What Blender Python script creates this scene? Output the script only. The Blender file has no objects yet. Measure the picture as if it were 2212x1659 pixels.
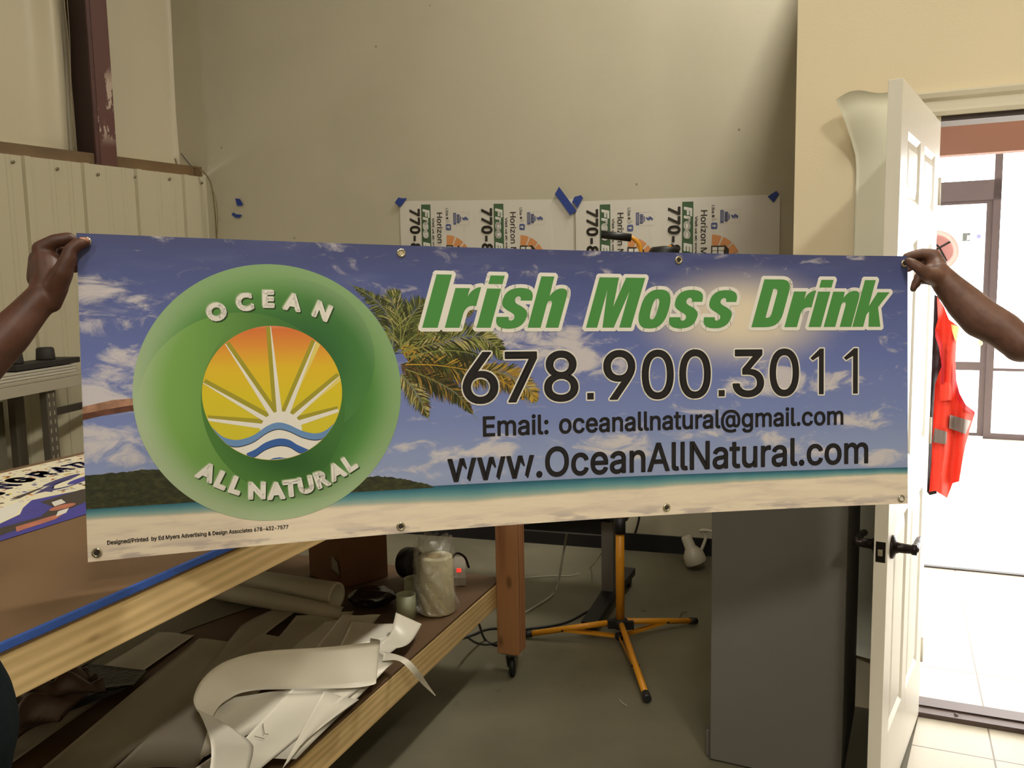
import bpy, bmesh, math, random
import numpy as np
from mathutils import Vector, Matrix
SC = bpy.context.scene
COL = SC.collection
random.seed(7)
rnd = random.random
V = Vector
# ------------------------------------------------------------------ camera
W0, H0, FPX = 2212., 1659., 1853.
_d = V((294., 16000., 1853.)).normalized()          # world "down" seen in camera axes (x right, y down, z forward)
_up = -_d
_fw = V((0, 0, 1)); _Y = (_fw - _fw.dot(_up) * _up).normalized(); _X = _Y.cross(_up)
CAMP = V((0, 0, 1.55))
def c2w(v): return V((_X.dot(v), _Y.dot(v), _up.dot(v)))
cam = bpy.data.cameras.new('camera'); camo = bpy.data.objects.new('camera', cam); COL.objects.link(camo)
cx, cy, cz = c2w(V((1, 0, 0))), c2w(V((0, -1, 0))), c2w(V((0, 0, -1)))
mw = Matrix(((cx.x, cy.x, cz.x, CAMP.x), (cx.y, cy.y, cz.y, CAMP.y), (cx.z, cy.z, cz.z, CAMP.z), (0, 0, 0, 1)))
camo.matrix_world = mw
cam.sensor_fit = 'HORIZONTAL'; cam.sensor_width = 36.0; cam.lens = 36.0 * FPX / W0
cam.clip_start = .02; cam.clip_end = 200
SC.camera = camo
def ray(x, y): return c2w(V((x - W0 / 2, y - H0 / 2, FPX))) / FPX
def zp(x, y, z=0.):                       # measured point of the photo on a level plane
    r = ray(x, y); return CAMP + r * ((z - CAMP.z) / r.z)
def dp(x, y, D): return CAMP + ray(x, y) * D      # measured point at a depth
# ------------------------------------------------------------------ light, world, exposure
SC.view_settings.view_transform = 'Standard'; SC.view_settings.look = 'None'
SC.view_settings.gamma = 1; SC.view_settings.use_curve_mapping = False
SC.view_settings.exposure = 0.0
SC.cycles.use_denoising = True
SC.cycles.max_bounces = 8; SC.cycles.diffuse_bounces = 4; SC.cycles.sample_clamp_indirect = 6
wd = bpy.data.worlds.new('sky'); SC.world = wd; wd.use_nodes = True
bg = wd.node_tree.nodes['Background']; bg.inputs[0].default_value = (.93, .96, 1, 1); bg.inputs[1].default_value = 9.0
sun = bpy.data.lights.new('sun', 'SUN'); sun.energy = 30; sun.angle = .01; sun.color = (1, .95, .9)
suno = bpy.data.objects.new('sun', sun); COL.objects.link(suno)
suno.rotation_euler = V((.76, .40, .56)).to_track_quat('Z', 'Y').to_euler()
LAMPS = [((1.73, 3.59, 5.05), 165), ((.45, .7, 5.0), 40), ((-2.2, -.2, 5.0), 20), ((1.3, -2.6, 5.0), 150), ((-1.6, -3.4, 5.0), 85)]
LCOL = (1.0, .955, .86)
def lamp_light(loc, w, sx=.3, sy=1.2):
    l = bpy.data.lights.new('lamp_light', 'AREA'); l.shape = 'RECTANGLE'; l.size = sx; l.size_y = sy; l.energy = w; l.color = LCOL
    o = bpy.data.objects.new('lamp_light', l); COL.objects.link(o); o.location = loc; o.rotation_euler = (0, 0, math.radians(-22)); return o
# ------------------------------------------------------------------ materials
def s2l(c):
    return tuple(((v / 255) / 12.92 if v / 255 <= .04045 else ((v / 255 + .055) / 1.055) ** 2.4) for v in c) + (1,)
MATS = {}
def mat(name, col, rough=.6, metal=0, noise=0, nscale=8, bump=0, bscale=60, spec=.5, stretch=None, alpha=None, emit=None, estr=1, trans=0, sub=0):
    if name in MATS: return MATS[name]
    m = bpy.data.materials.new(name); m.use_nodes = True; nt = m.node_tree; b = nt.nodes['Principled BSDF']
    c = s2l(col); b.inputs['Base Color'].default_value = c; b.inputs['Roughness'].default_value = rough
    b.inputs['Metallic'].default_value = metal; b.inputs['Specular IOR Level'].default_value = spec
    if noise or bump:
        tc = nt.nodes.new('ShaderNodeTexCoord'); mp = nt.nodes.new('ShaderNodeMapping'); nt.links.new(tc.outputs['Object'], mp.inputs[0])
        if stretch: mp.inputs['Scale'].default_value = stretch
    if noise:
        n = nt.nodes.new('ShaderNodeTexNoise'); n.inputs['Scale'].default_value = nscale; n.inputs['Detail'].default_value = 6
        nt.links.new(mp.outputs[0], n.inputs['Vector'])
        r = nt.nodes.new('ShaderNodeValToRGB'); r.color_ramp.elements[0].position = .3; r.color_ramp.elements[1].position = .7
        r.color_ramp.elements[0].color = tuple(x * (1 - noise) for x in c[:3]) + (1,)
        r.color_ramp.elements[1].color = tuple(min(1, x * (1 + noise)) for x in c[:3]) + (1,)
        nt.links.new(n.outputs[0], r.inputs[0]); nt.links.new(r.outputs[0], b.inputs['Base Color'])
    if bump:
        n2 = nt.nodes.new('ShaderNodeTexNoise'); n2.inputs['Scale'].default_value = bscale; n2.inputs['Detail'].default_value = 4
        nt.links.new(mp.outputs[0], n2.inputs['Vector'])
        bp = nt.nodes.new('ShaderNodeBump'); bp.inputs['Strength'].default_value = bump; bp.inputs['Distance'].default_value = .01
        nt.links.new(n2.outputs[0], bp.inputs['Height']); nt.links.new(bp.outputs[0], b.inputs['Normal'])
    if alpha is not None: b.inputs['Alpha'].default_value = alpha
    if emit: b.inputs['Emission Color'].default_value = s2l(emit); b.inputs['Emission Strength'].default_value = estr
    if sub: b.inputs['Subsurface Weight'].default_value = sub; b.inputs['Subsurface Radius'].default_value = (.01, .004, .002)
    MATS[name] = m; return m
class NG:                                  # tiny node-graph helper for scalar maths
    def __init__(s, m): s.nt = m.node_tree; s.b = s.nt.nodes['Principled BSDF']
    def new(s, t): return s.nt.nodes.new(t)
    def _in(s, sock, v):
        if hasattr(v, 'links') or isinstance(v, bpy.types.NodeSocket): s.nt.links.new(v, sock)
        else: sock.default_value = v
    def m(s, op, a, b=0., c=None, clamp=False):
        n = s.new('ShaderNodeMath'); n.operation = op; n.use_clamp = clamp; s._in(n.inputs[0], a); s._in(n.inputs[1], b)
        if c is not None: s._in(n.inputs[2], c)
        return n.outputs[0]
    def step(s, v, lo, hi, smooth=True):
        n = s.new('ShaderNodeMapRange'); n.interpolation_type = 'SMOOTHSTEP' if smooth else 'LINEAR'
        s._in(n.inputs['Value'], v); n.inputs['From Min'].default_value = lo; n.inputs['From Max'].default_value = hi
        return n.outputs[0]
    def mix(s, f, a, b):
        n = s.new('ShaderNodeMix'); n.data_type = 'RGBA'; s._in(n.inputs[0], f)
        for i, v in ((6, a), (7, b)):
            if isinstance(v, tuple): n.inputs[i].default_value = v
            else: s.nt.links.new(v, n.inputs[i])
        return n.outputs[2]
    def ramp(s, v, stops):
        n = s.new('ShaderNodeValToRGB'); cr = n.color_ramp; s._in(n.inputs[0], v)
        while len(cr.elements) < len(stops): cr.elements.new(.5)
        for e, (p, c) in zip(cr.elements, stops): e.position = p; e.color = s2l(c)
        return n.outputs[0]
    def noise(s, vec, scale, detail=5, rough=.5, dist=0.):
        n = s.new('ShaderNodeTexNoise'); n.inputs['Scale'].default_value = scale; n.inputs['Detail'].default_value = detail
        n.inputs['Roughness'].default_value = rough; n.inputs['Distortion'].default_value = dist
        if vec is not None: s.nt.links.new(vec, n.inputs['Vector'])
        return n.outputs[0]
    def mapping(s, vec, scale=(1, 1, 1), loc=(0, 0, 0), rot=(0, 0, 0)):
        n = s.new('ShaderNodeMapping'); s.nt.links.new(vec, n.inputs[0]); n.inputs['Scale'].default_value = scale; n.inputs['Location'].default_value = loc; n.inputs['Rotation'].default_value = rot
        return n.outputs[0]
    def bump(s, h, strength, dist=.01):
        n = s.new('ShaderNodeBump'); n.inputs['Strength'].default_value = strength; n.inputs['Distance'].default_value = dist
        s.nt.links.new(h, n.inputs['Height']); s.nt.links.new(n.outputs[0], s.b.inputs['Normal'])
    def col(s, c): s.nt.links.new(c, s.b.inputs['Base Color'])
def wood(name, c1, c2, axis='X', knots=True, rough=.65, scale=1.):
    """grain runs along the object's local axis"""
    m = mat(name, c1, rough); g = NG(m)
    tc = g.new('ShaderNodeTexCoord').outputs['Object']
    k = {'X': (1.3, 14, 14), 'Y': (14, 1.3, 14), 'Z': (14, 14, 1.3)}[axis]
    v = g.mapping(tc, tuple(q * scale for q in k))
    n1 = g.noise(v, 3.0, 6, .6, .6)
    wv = g.new('ShaderNodeTexWave'); wv.inputs['Scale'].default_value = 1.1; wv.inputs['Distortion'].default_value = 5.0; wv.inputs['Detail'].default_value = 2
    wv.bands_direction = {'X': 'Z', 'Y': 'Z', 'Z': 'X'}[axis]
    g.nt.links.new(v, wv.inputs[0])
    f = g.m('ADD', g.m('MULTIPLY', n1, .6), g.m('MULTIPLY', wv.outputs[0], .35))
    c = g.ramp(f, [(.25, c2), (.5, c1), (.75, tuple(min(255, q * 1.08) for q in c1))])
    if knots:
        vo = g.new('ShaderNodeTexVoronoi'); vo.inputs['Scale'].default_value = 3.2 * scale
        kv = g.mapping(tc, {'X': (1, 2.2, 2.2), 'Y': (2.2, 1, 2.2), 'Z': (2.2, 2.2, 1)}[axis])
        g.nt.links.new(kv, vo.inputs['Vector'])
        kn = g.step(vo.outputs['Distance'], .10, .03)
        c = g.mix(g.m('MULTIPLY', kn, .75), c, s2l((105, 72, 38)))
    g.col(c); g.bump(f, .15, .003)
    return m
# ------------------------------------------------------------------ mesh builder
class MB:
    def __init__(s): s.v = []; s.f = []; s.mi = []; s.sm = []; s.mats = []
    def slot(s, m):
        if m not in s.mats: s.mats.append(m)
        return s.mats.index(m)
    def add(s, vs, fs, m, smooth=False):
        o = len(s.v); s.v += [tuple(p) for p in vs]; i = s.slot(m)
        for f in fs: s.f.append([o + q for q in f]); s.mi.append(i); s.sm.append(smooth)
        return s
    def box(s, c, size, m, ax=None, bev=0):
        """c centre, size full extents, ax = 3 axes"""
        ax = ax or (V((1, 0, 0)), V((0, 1, 0)), V((0, 0, 1))); c = V(c); h = [q / 2 for q in size]
        if bev:
            bm = bmesh.new(); bmesh.ops.create_cube(bm, size=1)
            for vt in bm.verts: vt.co = V((vt.co.x * size[0], vt.co.y * size[1], vt.co.z * size[2]))
            bmesh.ops.bevel(bm, geom=bm.edges[:], offset=bev, segments=2, affect='EDGES', profile=.5)
            bm.verts.index_update()
            vs = [c + ax[0] * v.co.x + ax[1] * v.co.y + ax[2] * v.co.z for v in bm.verts]
            fs = [[v.index for v in f.verts] for f in bm.faces]; bm.free()
            return s.add(vs, fs, m)
        vs = [c + ax[0] * (h[0] * x) + ax[1] * (h[1] * y) + ax[2] * (h[2] * z) for x in (-1, 1) for y in (-1, 1) for z in (-1, 1)]
        return s.add(vs, [(0, 1, 3, 2), (4, 6, 7, 5), (0, 4, 5, 1), (2, 3, 7, 6), (0, 2, 6, 4), (1, 5, 7, 3)], m)
    def tube(s, pts, r, m, seg=12, cap=True, smooth=True, flat=None):
        pts = [V(p) for p in pts]; n = len(pts); rs = r if isinstance(r, (list, tuple)) else [r] * n
        vs = []; fs = []; t0 = (pts[1] - pts[0]).normalized()
        a = t0.orthogonal().normalized()
        for i, p in enumerate(pts):
            t = ((pts[min(i + 1, n - 1)] - pts[max(i - 1, 0)])).normalized()
            a = (a - a.dot(t) * t).normalized(); b = t.cross(a)
            for k in range(seg):
                q = 2 * math.pi * k / seg; vs.append(p + (a * math.cos(q) + b * math.sin(q)) * rs[i])
        for i in range(n - 1):
            for k in range(seg):
                k2 = (k + 1) % seg; fs.append((i * seg + k, i * seg + k2, (i + 1) * seg + k2, (i + 1) * seg + k))
        s.add(vs, fs, m, smooth)
        if cap: s.add(vs[:seg], [list(range(seg))[::-1]], m); s.add(vs[-seg:], [list(range(seg))], m)
        return s
    def lathe(s, base, prof, m, seg=32, axis=None, smooth=True):
        """prof = (r, h) list along axis"""
        ax = V(axis or (0, 0, 1)).normalized(); a = ax.orthogonal().normalized(); b = ax.cross(a); base = V(base)
        vs = [base + ax * h + (a * math.cos(2 * math.pi * k / seg) + b * math.sin(2 * math.pi * k / seg)) * max(r, 1e-5) for r, h in prof for k in range(seg)]
        fs = [(i * seg + k, i * seg + (k + 1) % seg, (i + 1) * seg + (k + 1) % seg, (i + 1) * seg + k) for i in range(len(prof) - 1) for k in range(seg)]
        return s.add(vs, fs, m, smooth)
    def prism(s, poly, ext, m):
        poly = [V(p) for p in poly]; e = V(ext); n = len(poly)
        vs = poly + [p + e for p in poly]
        return s.add(vs, [list(range(n))[::-1], list(range(n, 2 * n))] + [(i, (i + 1) % n, n + (i + 1) % n, n + i) for i in range(n)], m)
    def grid(s, rows, m, smooth=True, thick=0, tdir=None):
        nr, nc = len(rows), len(rows[0]); vs = [V(p) for r in rows for p in r]
        fs = [(i * nc + j, i * nc + j + 1, (i + 1) * nc + j + 1, (i + 1) * nc + j) for i in range(nr - 1) for j in range(nc - 1)]
        if not thick: return s.add(vs, fs, m, smooth)
        t = V(tdir) * thick if tdir else None
        if t is None:
            acc = V((0, 0, 0))
            for f in fs[:: max(1, len(fs) // 20)]: acc += (vs[f[1]] - vs[f[0]]).cross(vs[f[3]] - vs[f[0]])
            t = acc.normalized() * thick
        N = len(vs); vs2 = vs + [p + t for p in vs]; fs2 = fs + [tuple(N + q for q in f[::-1]) for f in fs]
        rim = [i for i in range(nc)] + [i * nc + nc - 1 for i in range(1, nr)] + [(nr - 1) * nc + j for j in range(nc - 2, -1, -1)] + [i * nc for i in range(nr - 2, 0, -1)]
        for a, b in zip(rim, rim[1:] + rim[:1]): fs2.append((a, b, N + b, N + a))
        return s.add(vs2, fs2, m, smooth)
    def build(s, name, parent=None, loc=None, fix=True, axes=None):
        """loc: object's origin (world); vertices are given in world"""
        me = bpy.data.meshes.new(name); o = bpy.data.objects.new(name, me); COL.objects.link(o)
        M = Matrix.Identity(4)
        if loc is not None:
            if axes:
                for i in range(3):
                    for j in range(3): M[j][i] = axes[i][j]
            M.translation = V(loc)
        Mi = M.inverted()
        me.from_pydata([tuple(Mi @ V(p)) for p in s.v], [], s.f)
        for m in s.mats: me.materials.append(m)
        me.polygons.foreach_set('material_index', s.mi); me.polygons.foreach_set('use_smooth', s.sm)
        if fix:
            bm = bmesh.new(); bm.from_mesh(me); bmesh.ops.remove_doubles(bm, verts=bm.verts, dist=1e-6); bmesh.ops.recalc_face_normals(bm, faces=bm.faces); bm.to_mesh(me); bm.free()
        me.update()
        if parent is not None:
            o.parent = parent; pm = parent_world(parent)
            o.matrix_basis = pm.inverted() @ M
        else: o.matrix_basis = M
        return o
def parent_world(o):
    m = o.matrix_basis.copy(); p = o.parent
    while p: m = p.matrix_basis @ m; p = p.parent
    return m
def thing(name, label, cat, loc=(0, 0, 0), group=None):
    o = bpy.data.objects.new(name, None); COL.objects.link(o); o.location = loc; o.empty_display_size = .1
    return tag(o, label, cat, group)
def tag(o, label, cat, group=None, kind=None):
    o['label'] = label; o['category'] = cat
    if group: o['group'] = group
    if kind: o['kind'] = kind
    return o
def struct(o, label=None):
    o['kind'] = 'structure'
    if label: o['label'] = label
    return o
def bez(p0, p1, p2, p3, n=8):
    out = []
    for i in range(1, n + 1):
        t = i / n; out.append(tuple((1 - t) ** 3 * a + 3 * (1 - t) ** 2 * t * b + 3 * (1 - t) * t * t * c + t ** 3 * d for a, b, c, d in zip(p0, p1, p2, p3)))
    return out
def spline(pts, n=8):
    """Catmull-Rom through points"""
    pts = [V(p) for p in pts]; P = [2 * pts[0] - pts[1]] + pts + [2 * pts[-1] - pts[-2]]; out = []
    for i in range(1, len(P) - 2):
        for k in range(n):
            t = k / n; a, b, c, d = P[i - 1], P[i], P[i + 1], P[i + 2]
            out.append(.5 * ((2 * b) + (c - a) * t + (2 * a - 5 * b + 4 * c - d) * t * t + (3 * b - a - 3 * c + d) * t ** 3))
    return out + [pts[-1]]
# ------------------------------------------------------------------ places measured in metres
Z = V((0, 0, 1))
BWP = V((.044, 5.061, 0)); BD = V((1.059, -.331, 0)).normalized(); BN = V((BD.y, -BD.x, 0))       # back wall, BN points into the room
OWP = V((1.42, 2.885, 0)); OD = V((math.cos(math.radians(-24)), math.sin(math.radians(-24)), 0)); ON = V((OD.y, -OD.x, 0))   # office wall
LWP = V((-1.961, 5.688, 0)); LD = V((.524, .852, 0)).normalized(); LN = V((LD.y, -LD.x, 0))      # liner panels, LN points into the room
def bw(a, z, off=0.): return BWP + BD * a + BN * off + Z * z
def ow(a, z, off=0.): return OWP + OD * a + ON * off + Z * z
def lw(a, z, off=0.): return LWP + LD * a + LN * off + Z * z
def onplane(x, y, p, n):
    r = ray(x, y); return CAMP + r * ((p - CAMP).dot(n) / r.dot(n))
# ------------------------------------------------------------------ room shell
def stained_wall(name, col, stain, amt=.25, rough=.75, bump=.06):
    m = mat(name, col, rough); g = NG(m); tc = g.new('ShaderNodeTexCoord').outputs['Object']
    n = g.noise(tc, 1.1, 6, .55); n2 = g.noise(tc, 7, 5, .7, 1.2)
    c = g.mix(g.m('MULTIPLY', g.step(n, .42, .68), amt), s2l(col), s2l(tuple(q * .9 for q in col)))
    c = g.mix(g.m('MULTIPLY', g.step(n2, .66, .8), amt), c, s2l(stain))
    vo = g.new('ShaderNodeTexVoronoi'); vo.inputs['Scale'].default_value = 3.3; g.nt.links.new(tc, vo.inputs['Vector'])
    c = g.mix(g.m('MULTIPLY', g.step(vo.outputs['Distance'], .028, .016), .6), c, s2l((90, 76, 55)))
    g.col(c); g.bump(g.noise(tc, 90, 3), bump, .004); return m
mBack = stained_wall('painted_board', (184, 177, 154), (160, 142, 108), .35)
mOff = mat('cream_paint', (244, 229, 196), .7, bump=.06, bscale=120)
mVinyl = stained_wall('vinyl_insulation', (192, 182, 156), (170, 150, 110), .2, .45, .05)
mLiner = stained_wall('liner_panel_paint', (180, 172, 146), (140, 120, 84), .22, .5, .02)
mConc = mat('sealed_concrete', (150, 143, 120), .55)
g = NG(mConc); tc = g.new('ShaderNodeTexCoord').outputs['Object']
c = g.ramp(g.noise(tc, 1.6, 8, .6), [(.3, (98, 94, 76)), (.5, (112, 107, 88)), (.7, (122, 116, 95))])
c = g.mix(g.m('MULTIPLY', g.step(g.noise(tc, 10, 5, .6), .66, .74), .45), c, s2l((74, 64, 48)))
g.col(c); g.bump(g.noise(tc, 40, 4), .08, .004)
mTile = mat('floor_tile', (214, 205, 182), .35)
g = NG(mTile); tc = g.new('ShaderNodeTexCoord').outputs['Object']
br = g.new('ShaderNodeTexBrick'); br.offset = 0; g.nt.links.new(tc, br.inputs['Vector']); br.inputs['Scale'].default_value = 1
br.inputs['Brick Width'].default_value = .33; br.inputs['Row Height'].default_value = .33; br.inputs['Mortar Size'].default_value = .003
br.inputs['Color1'].default_value = s2l((216, 210, 198)); br.inputs['Color2'].default_value = s2l((210, 203, 190)); br.inputs['Mortar'].default_value = s2l((128, 116, 100))
g.col(br.outputs[0])
mWhiteP = mat('white_trim_paint', (226, 218, 196), .45)
mDoor = mat('white_door_paint', (232, 226, 212), .35)
mBrownSteel = mat('red_oxide_steel', (70, 36, 30), .55, noise=.25, nscale=12)
g = NG(mBrownSteel); tc = g.new('ShaderNodeTexCoord').outputs['Object']
c = g.mix(g.step(g.noise(g.mapping(tc, (1, 1, .45)), 9, 5, .7), .66, .69), s2l((72, 38, 31)), s2l((150, 130, 116))); mSteelPeel = mat('peeling_oxide_steel', (70, 36, 30), .55)
g2 = NG(mSteelPeel); tc = g2.new('ShaderNodeTexCoord').outputs['Object']; sx = g2.new('ShaderNodeSeparateXYZ'); g2.nt.links.new(tc, sx.inputs[0])
pz = g2.m('MULTIPLY', g2.step(sx.outputs[2], 2.38, 2.5), g2.step(sx.outputs[2], 2.86, 2.74))
g2.col(g2.mix(g2.m('MULTIPLY', pz, g2.step(g2.noise(g2.mapping(tc, (1, 1, .4)), 16, 6, .7), .52, .56)), s2l((84, 46, 38)), s2l((176, 156, 140))))
mBlack = mat('black_vinyl_base', (24, 22, 26), .45)
mOxide = mat('brown_girt_paint', (96, 74, 44), .5, noise=.2, nscale=5)
# floor of the workshop
b = MB(); b.box((0, .2, -.05), (12, 12, .1), mConc); struct(b.build('floor'))
# tiled floor at the doorway and in the front office
b = MB(); P = [ow(-.03, .002, .62), ow(1.9, .002, .62), ow(4.6, .002, -7.5), ow(-.6, .002, -7.5), ow(-.03, .002, 0)]
A1 = zp(1958, 1662, .003); A1 = OWP + (A1 - OWP)
b.prism([ow(.0, 0, 0.0), V((A1.x, A1.y, 0)), V((A1.x - .3, A1.y - .5, 0)), V((2.6, .9, 0)), ow(1.9, 0, 0), ow(6.0, 0, -.2), ow(6.5, 0, -7.5), ow(-.8, 0, -7.5), ow(-.1, 0, -.1)], (0, 0, .003), mTile)
struct(b.build('floor_tiles', loc=(1.53, 2.60, 0), axes=(OD, -ON, Z)))
# back wall
b = MB(); b.prism([bw(-2.6, 0), bw(1.78, 0), bw(1.78, 3.5), bw(4.2, 3.5), bw(4.2, 5.3), bw(-2.6, 5.3)], -BN * .12, mBack); struct(b.build('wall_back'))
b = MB(); b.prism([bw(-2.2, 0, .001), bw(1.75, 0, .001), bw(1.75, 0, .014), bw(-2.2, 0, .014)], (0, 0, .1), mBlack); struct(b.build('baseboard_back'))
# left wall: insulation facing above, ribbed liner panels below, girt between
GZ = 2.278
AB1 = (onplane(112, 200, LWP - LN * .2, LN) - LWP).dot(LD); AB2 = (onplane(383, 200, LWP - LN * .2, LN) - LWP).dot(LD)
def vz(a):   # stitched bulges of the insulation facing
    s = 0
    for c_, w_, h_ in ((AB1, .07, .055), (AB1 - .75, .07, .05), (AB2, .03, .03), (-2.6, .08, .05)): s += h_ * math.exp(-((a - c_) / w_) ** 2)
    return s
rows = []
for i in range(14):
    z = 2.2 + i * .24; rows.append([lw(-5.5 + 5.75 * j / 400, z, -.20 + vz(-5.5 + 5.75 * j / 400 - .015 * math.sin(2.5 * z)) + .008 * math.sin(3 * z + j * .06)) for j in range(401)])
b = MB(); b.grid(rows, mVinyl, thick=.05, tdir=-LN); struct(b.build('wall_left_upper'))
prof = []; a = -5.5
while a < .05:
    prof += [(a, 0), (a + .10, 0), (a + .105, .004), (a + .125, .004), (a + .13, 0), (a + .20, 0), (a + .205, .004), (a + .225, .004), (a + .23, 0), (a + .285, 0), (a + .295, .018), (a + .325, .018), (a + .335, 0)]; a += .335
prof = [p for p in prof if p[0] <= .02] + [(.02, 0)]
b = MB(); b.grid([[lw(q, z, o) for q, o in prof] for z in (0, GZ)], mLiner, smooth=False, thick=.003, tdir=-LN)
LWALL = struct(b.build('wall_left'))
b = MB()      # screws along the top edge of the liner panels
for k in range(20):
    p = lw(-4.6 + k * .24, GZ - .045 + .01 * math.sin(k * 5), .006); b.lathe(p, [(.009, 0), (.008, .005), (0, .007)], mat('zinc', (150, 140, 118), .4, .7), 8, axis=LN)
so = b.build('screws', LWALL); so['kind'] = 'stuff'
b = MB(); b.box(lw(-2.75, GZ + .035, -.09), (5.5, .125, .062), mOxide, (LD, LN, Z)); struct(b.build('trim_1'))
# steel frame column standing in the left wall
bt = [zp(0, 0)] ; cb = onplane(232, 352, LWP + LN * .02, LN); ca = (cb - LWP).dot(LD)
b = MB()
def colbox(z0, z1, a0, a1, o0, o1, m, lean=0.):
    b.prism([lw(a0, z0, o0), lw(a1, z0, o0), lw(a1, z0, o1), lw(a0, z0, o1)], Z * (z1 - z0), m)
colbox(0, 5.2, ca - .022, ca + .082, -.022, -.005, mSteelPeel); colbox(0, 5.2, ca - .046, ca - .034, -.30, -.022, mat('dark_oxide_steel', (44, 24, 20), .6)); colbox(0, 5.2, ca - .046, ca - .02, -.022, -.008, mBrownSteel)
tag(b.build('steel_column'), 'dark brown steel building column rising above the ribbed wall panels, paint peeling', 'steel column')
# remaining walls and ceiling of the workshop
LB = lw(-5.5, 0); mWall = stained_wall('side_wall_paint', (190, 180, 152), (150, 132, 100), .2)
b = MB(); b.prism([V((LB.x - .1, LB.y, 0)), V((LB.x - .1, -5.2, 0)), V((LB.x, -5.2, 0)), V((LB.x, LB.y, 0))], Z * 5.3, mWall); struct(b.build('wall_left_rear'))
b = MB(); b.box((-.9, -5.25, 2.65), (9.6, .1, 5.3), mWall); struct(b.build('wall_rear'))
b = MB(); b.box((3.85, -1.75, 2.65), (.1, 7.0, 5.3), mWall); b.box((3.85, 2.8, 4.45), (.1, 2.2, 1.7), mWall); struct(b.build('wall_right'))
b = MB(); b.box((-.2, .8, 5.35), (11.6, 12.4, .1), mat('ceiling_vinyl', (190, 184, 164), .6)); struct(b.build('ceiling'))
# office wall with its doorway: left part, part above the door, right part, and the return wall behind it
HO = 3.55; WL = -.455; DR0 = .0; DR1 = .93; DH = 2.075
b = MB()
for a0, a1, z0, z1 in ((WL, DR0 - .02, 0, HO), (DR0 - .02, DR1, DH, HO), (DR1, 2.75, 0, HO)):
    b.prism([ow(a0, z0), ow(a1, z0), ow(a1, z0, -.12), ow(a0, z0, -.12)], Z * (z1 - z0), mOff)
struct(b.build('wall_right_office'))
mRet = mat('brown_raw_edge', (120, 96, 66), .8)
RD = -ON
b = MB(); b.prism([ow(WL + .004, 0, -.12), ow(WL + .12, 0, -.12), ow(WL + .12, 0, -1.62), ow(WL + .004, 0, -1.62)], Z * HO, mat('return_wall_board', (150, 128, 92), .8)); struct(b.build('wall_office_return'))
b = MB(); b.box(ow(1.15, HO + .03, -.81), (3.2, 1.6, .06), mOff, (OD, ON, Z)); struct(b.build('ceiling_office_top'))
# door casing: head with stepped mouldings, and jambs
b = MB(); cas = [(0, .016), (.012, .02), (.022, .014), (.046, .012), (.056, .024), (.07, .028), (.078, .02), (.08, 0)]
for (q0, o0), (q1, o1) in zip(cas[:-1], cas[1:]):
    b.prism([ow(-.09, DH - .003 + q0, 0), ow(-.09, DH - .003 + q0, o0), ow(-.09, DH - .003 + q1, o1), ow(-.09, DH - .003 + q1, 0)], OD * 1.12, mWhiteP)
struct(b.build('trim_2'))
b = MB()
for a0 in (-.09, DR1 + .02):
    b.box(ow(a0 + .035, DH / 2, .009), (.07, .018, DH), mWhiteP, (OD, ON, Z))
for a0 in (-.01, DR1 - .005): b.box(ow(a0, DH / 2, -.06), (.02, .122, DH), mWhiteP, (OD, ON, Z))
b.box(ow(.46, DH - .01, -.06), (.92, .118, .02), mat('dark_header', (70, 58, 58), .6), (OD, ON, Z))
struct(b.build('trim_3'))
b = MB(); mThr = mat('bronze_threshold', (88, 74, 70), .4, .6)
b.box(ow(.46, .012, -.06), (.93, .13, .018), mThr, (OD, ON, Z)); b.box(ow(.46, .022, -.07), (.93, .05, .008), mThr, (OD, ON, Z))
for q in (.12, .55, .8): b.lathe(ow(q, .021, -.02), [(.008, 0), (.006, .004), (0, .005)], mThr, 8)
struct(b.build('trim_4'))
# ------------------------------------------------------------------ front office beyond the doorway
mLob = mat('lobby_paint', (225, 222, 214), .7)
b = MB(); b.prism([ow(-.04, 0, -.12), ow(-.04, 0, -7.2), ow(-.14, 0, -7.2), ow(-.14, 0, -.12)], Z * 3.4, mLob); struct(b.build('wall_lobby_side'))
b = MB(); b.prism([ow(-.14, 3.4, -.12), ow(7.5, 3.4, -.12), ow(7.5, 3.4, -7.2), ow(-.14, 3.4, -7.2)], Z * .05, mLob); struct(b.build('ceiling_lobby'))
b = MB(); b.prism([ow(2.75, 0, -.0), ow(7.5, 0, 0), ow(7.5, 0, -.12), ow(2.75, 0, -.12)], Z * 3.4, mLob); struct(b.build('wall_lobby_near'))
mSof = mat('brown_soffit', (160, 118, 108), .7)
zs_ = onplane(2120, 330, ow(0, 0, -.55), ON).z; b = MB(); b.prism([ow(-.04, zs_, -.55), ow(2.6, zs_, -.55), ow(2.6, zs_, -.62), ow(-.04, zs_, -.62)], Z * .6, mSof); struct(b.build('wall_lobby_header'))
q0, q1 = zp(1996, 1222, .006), zp(2212, 1243, .006); qd = (q1 - q0).normalized(); b = MB(); b.box(q0 + qd * 1.2 + Z * .001, (2.6, .03, .008), mat('dark_floor_strip', (60, 52, 52), .5), (qd, V((-qd.y, qd.x, 0)), Z)); struct(b.build('trim_5'))
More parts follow.
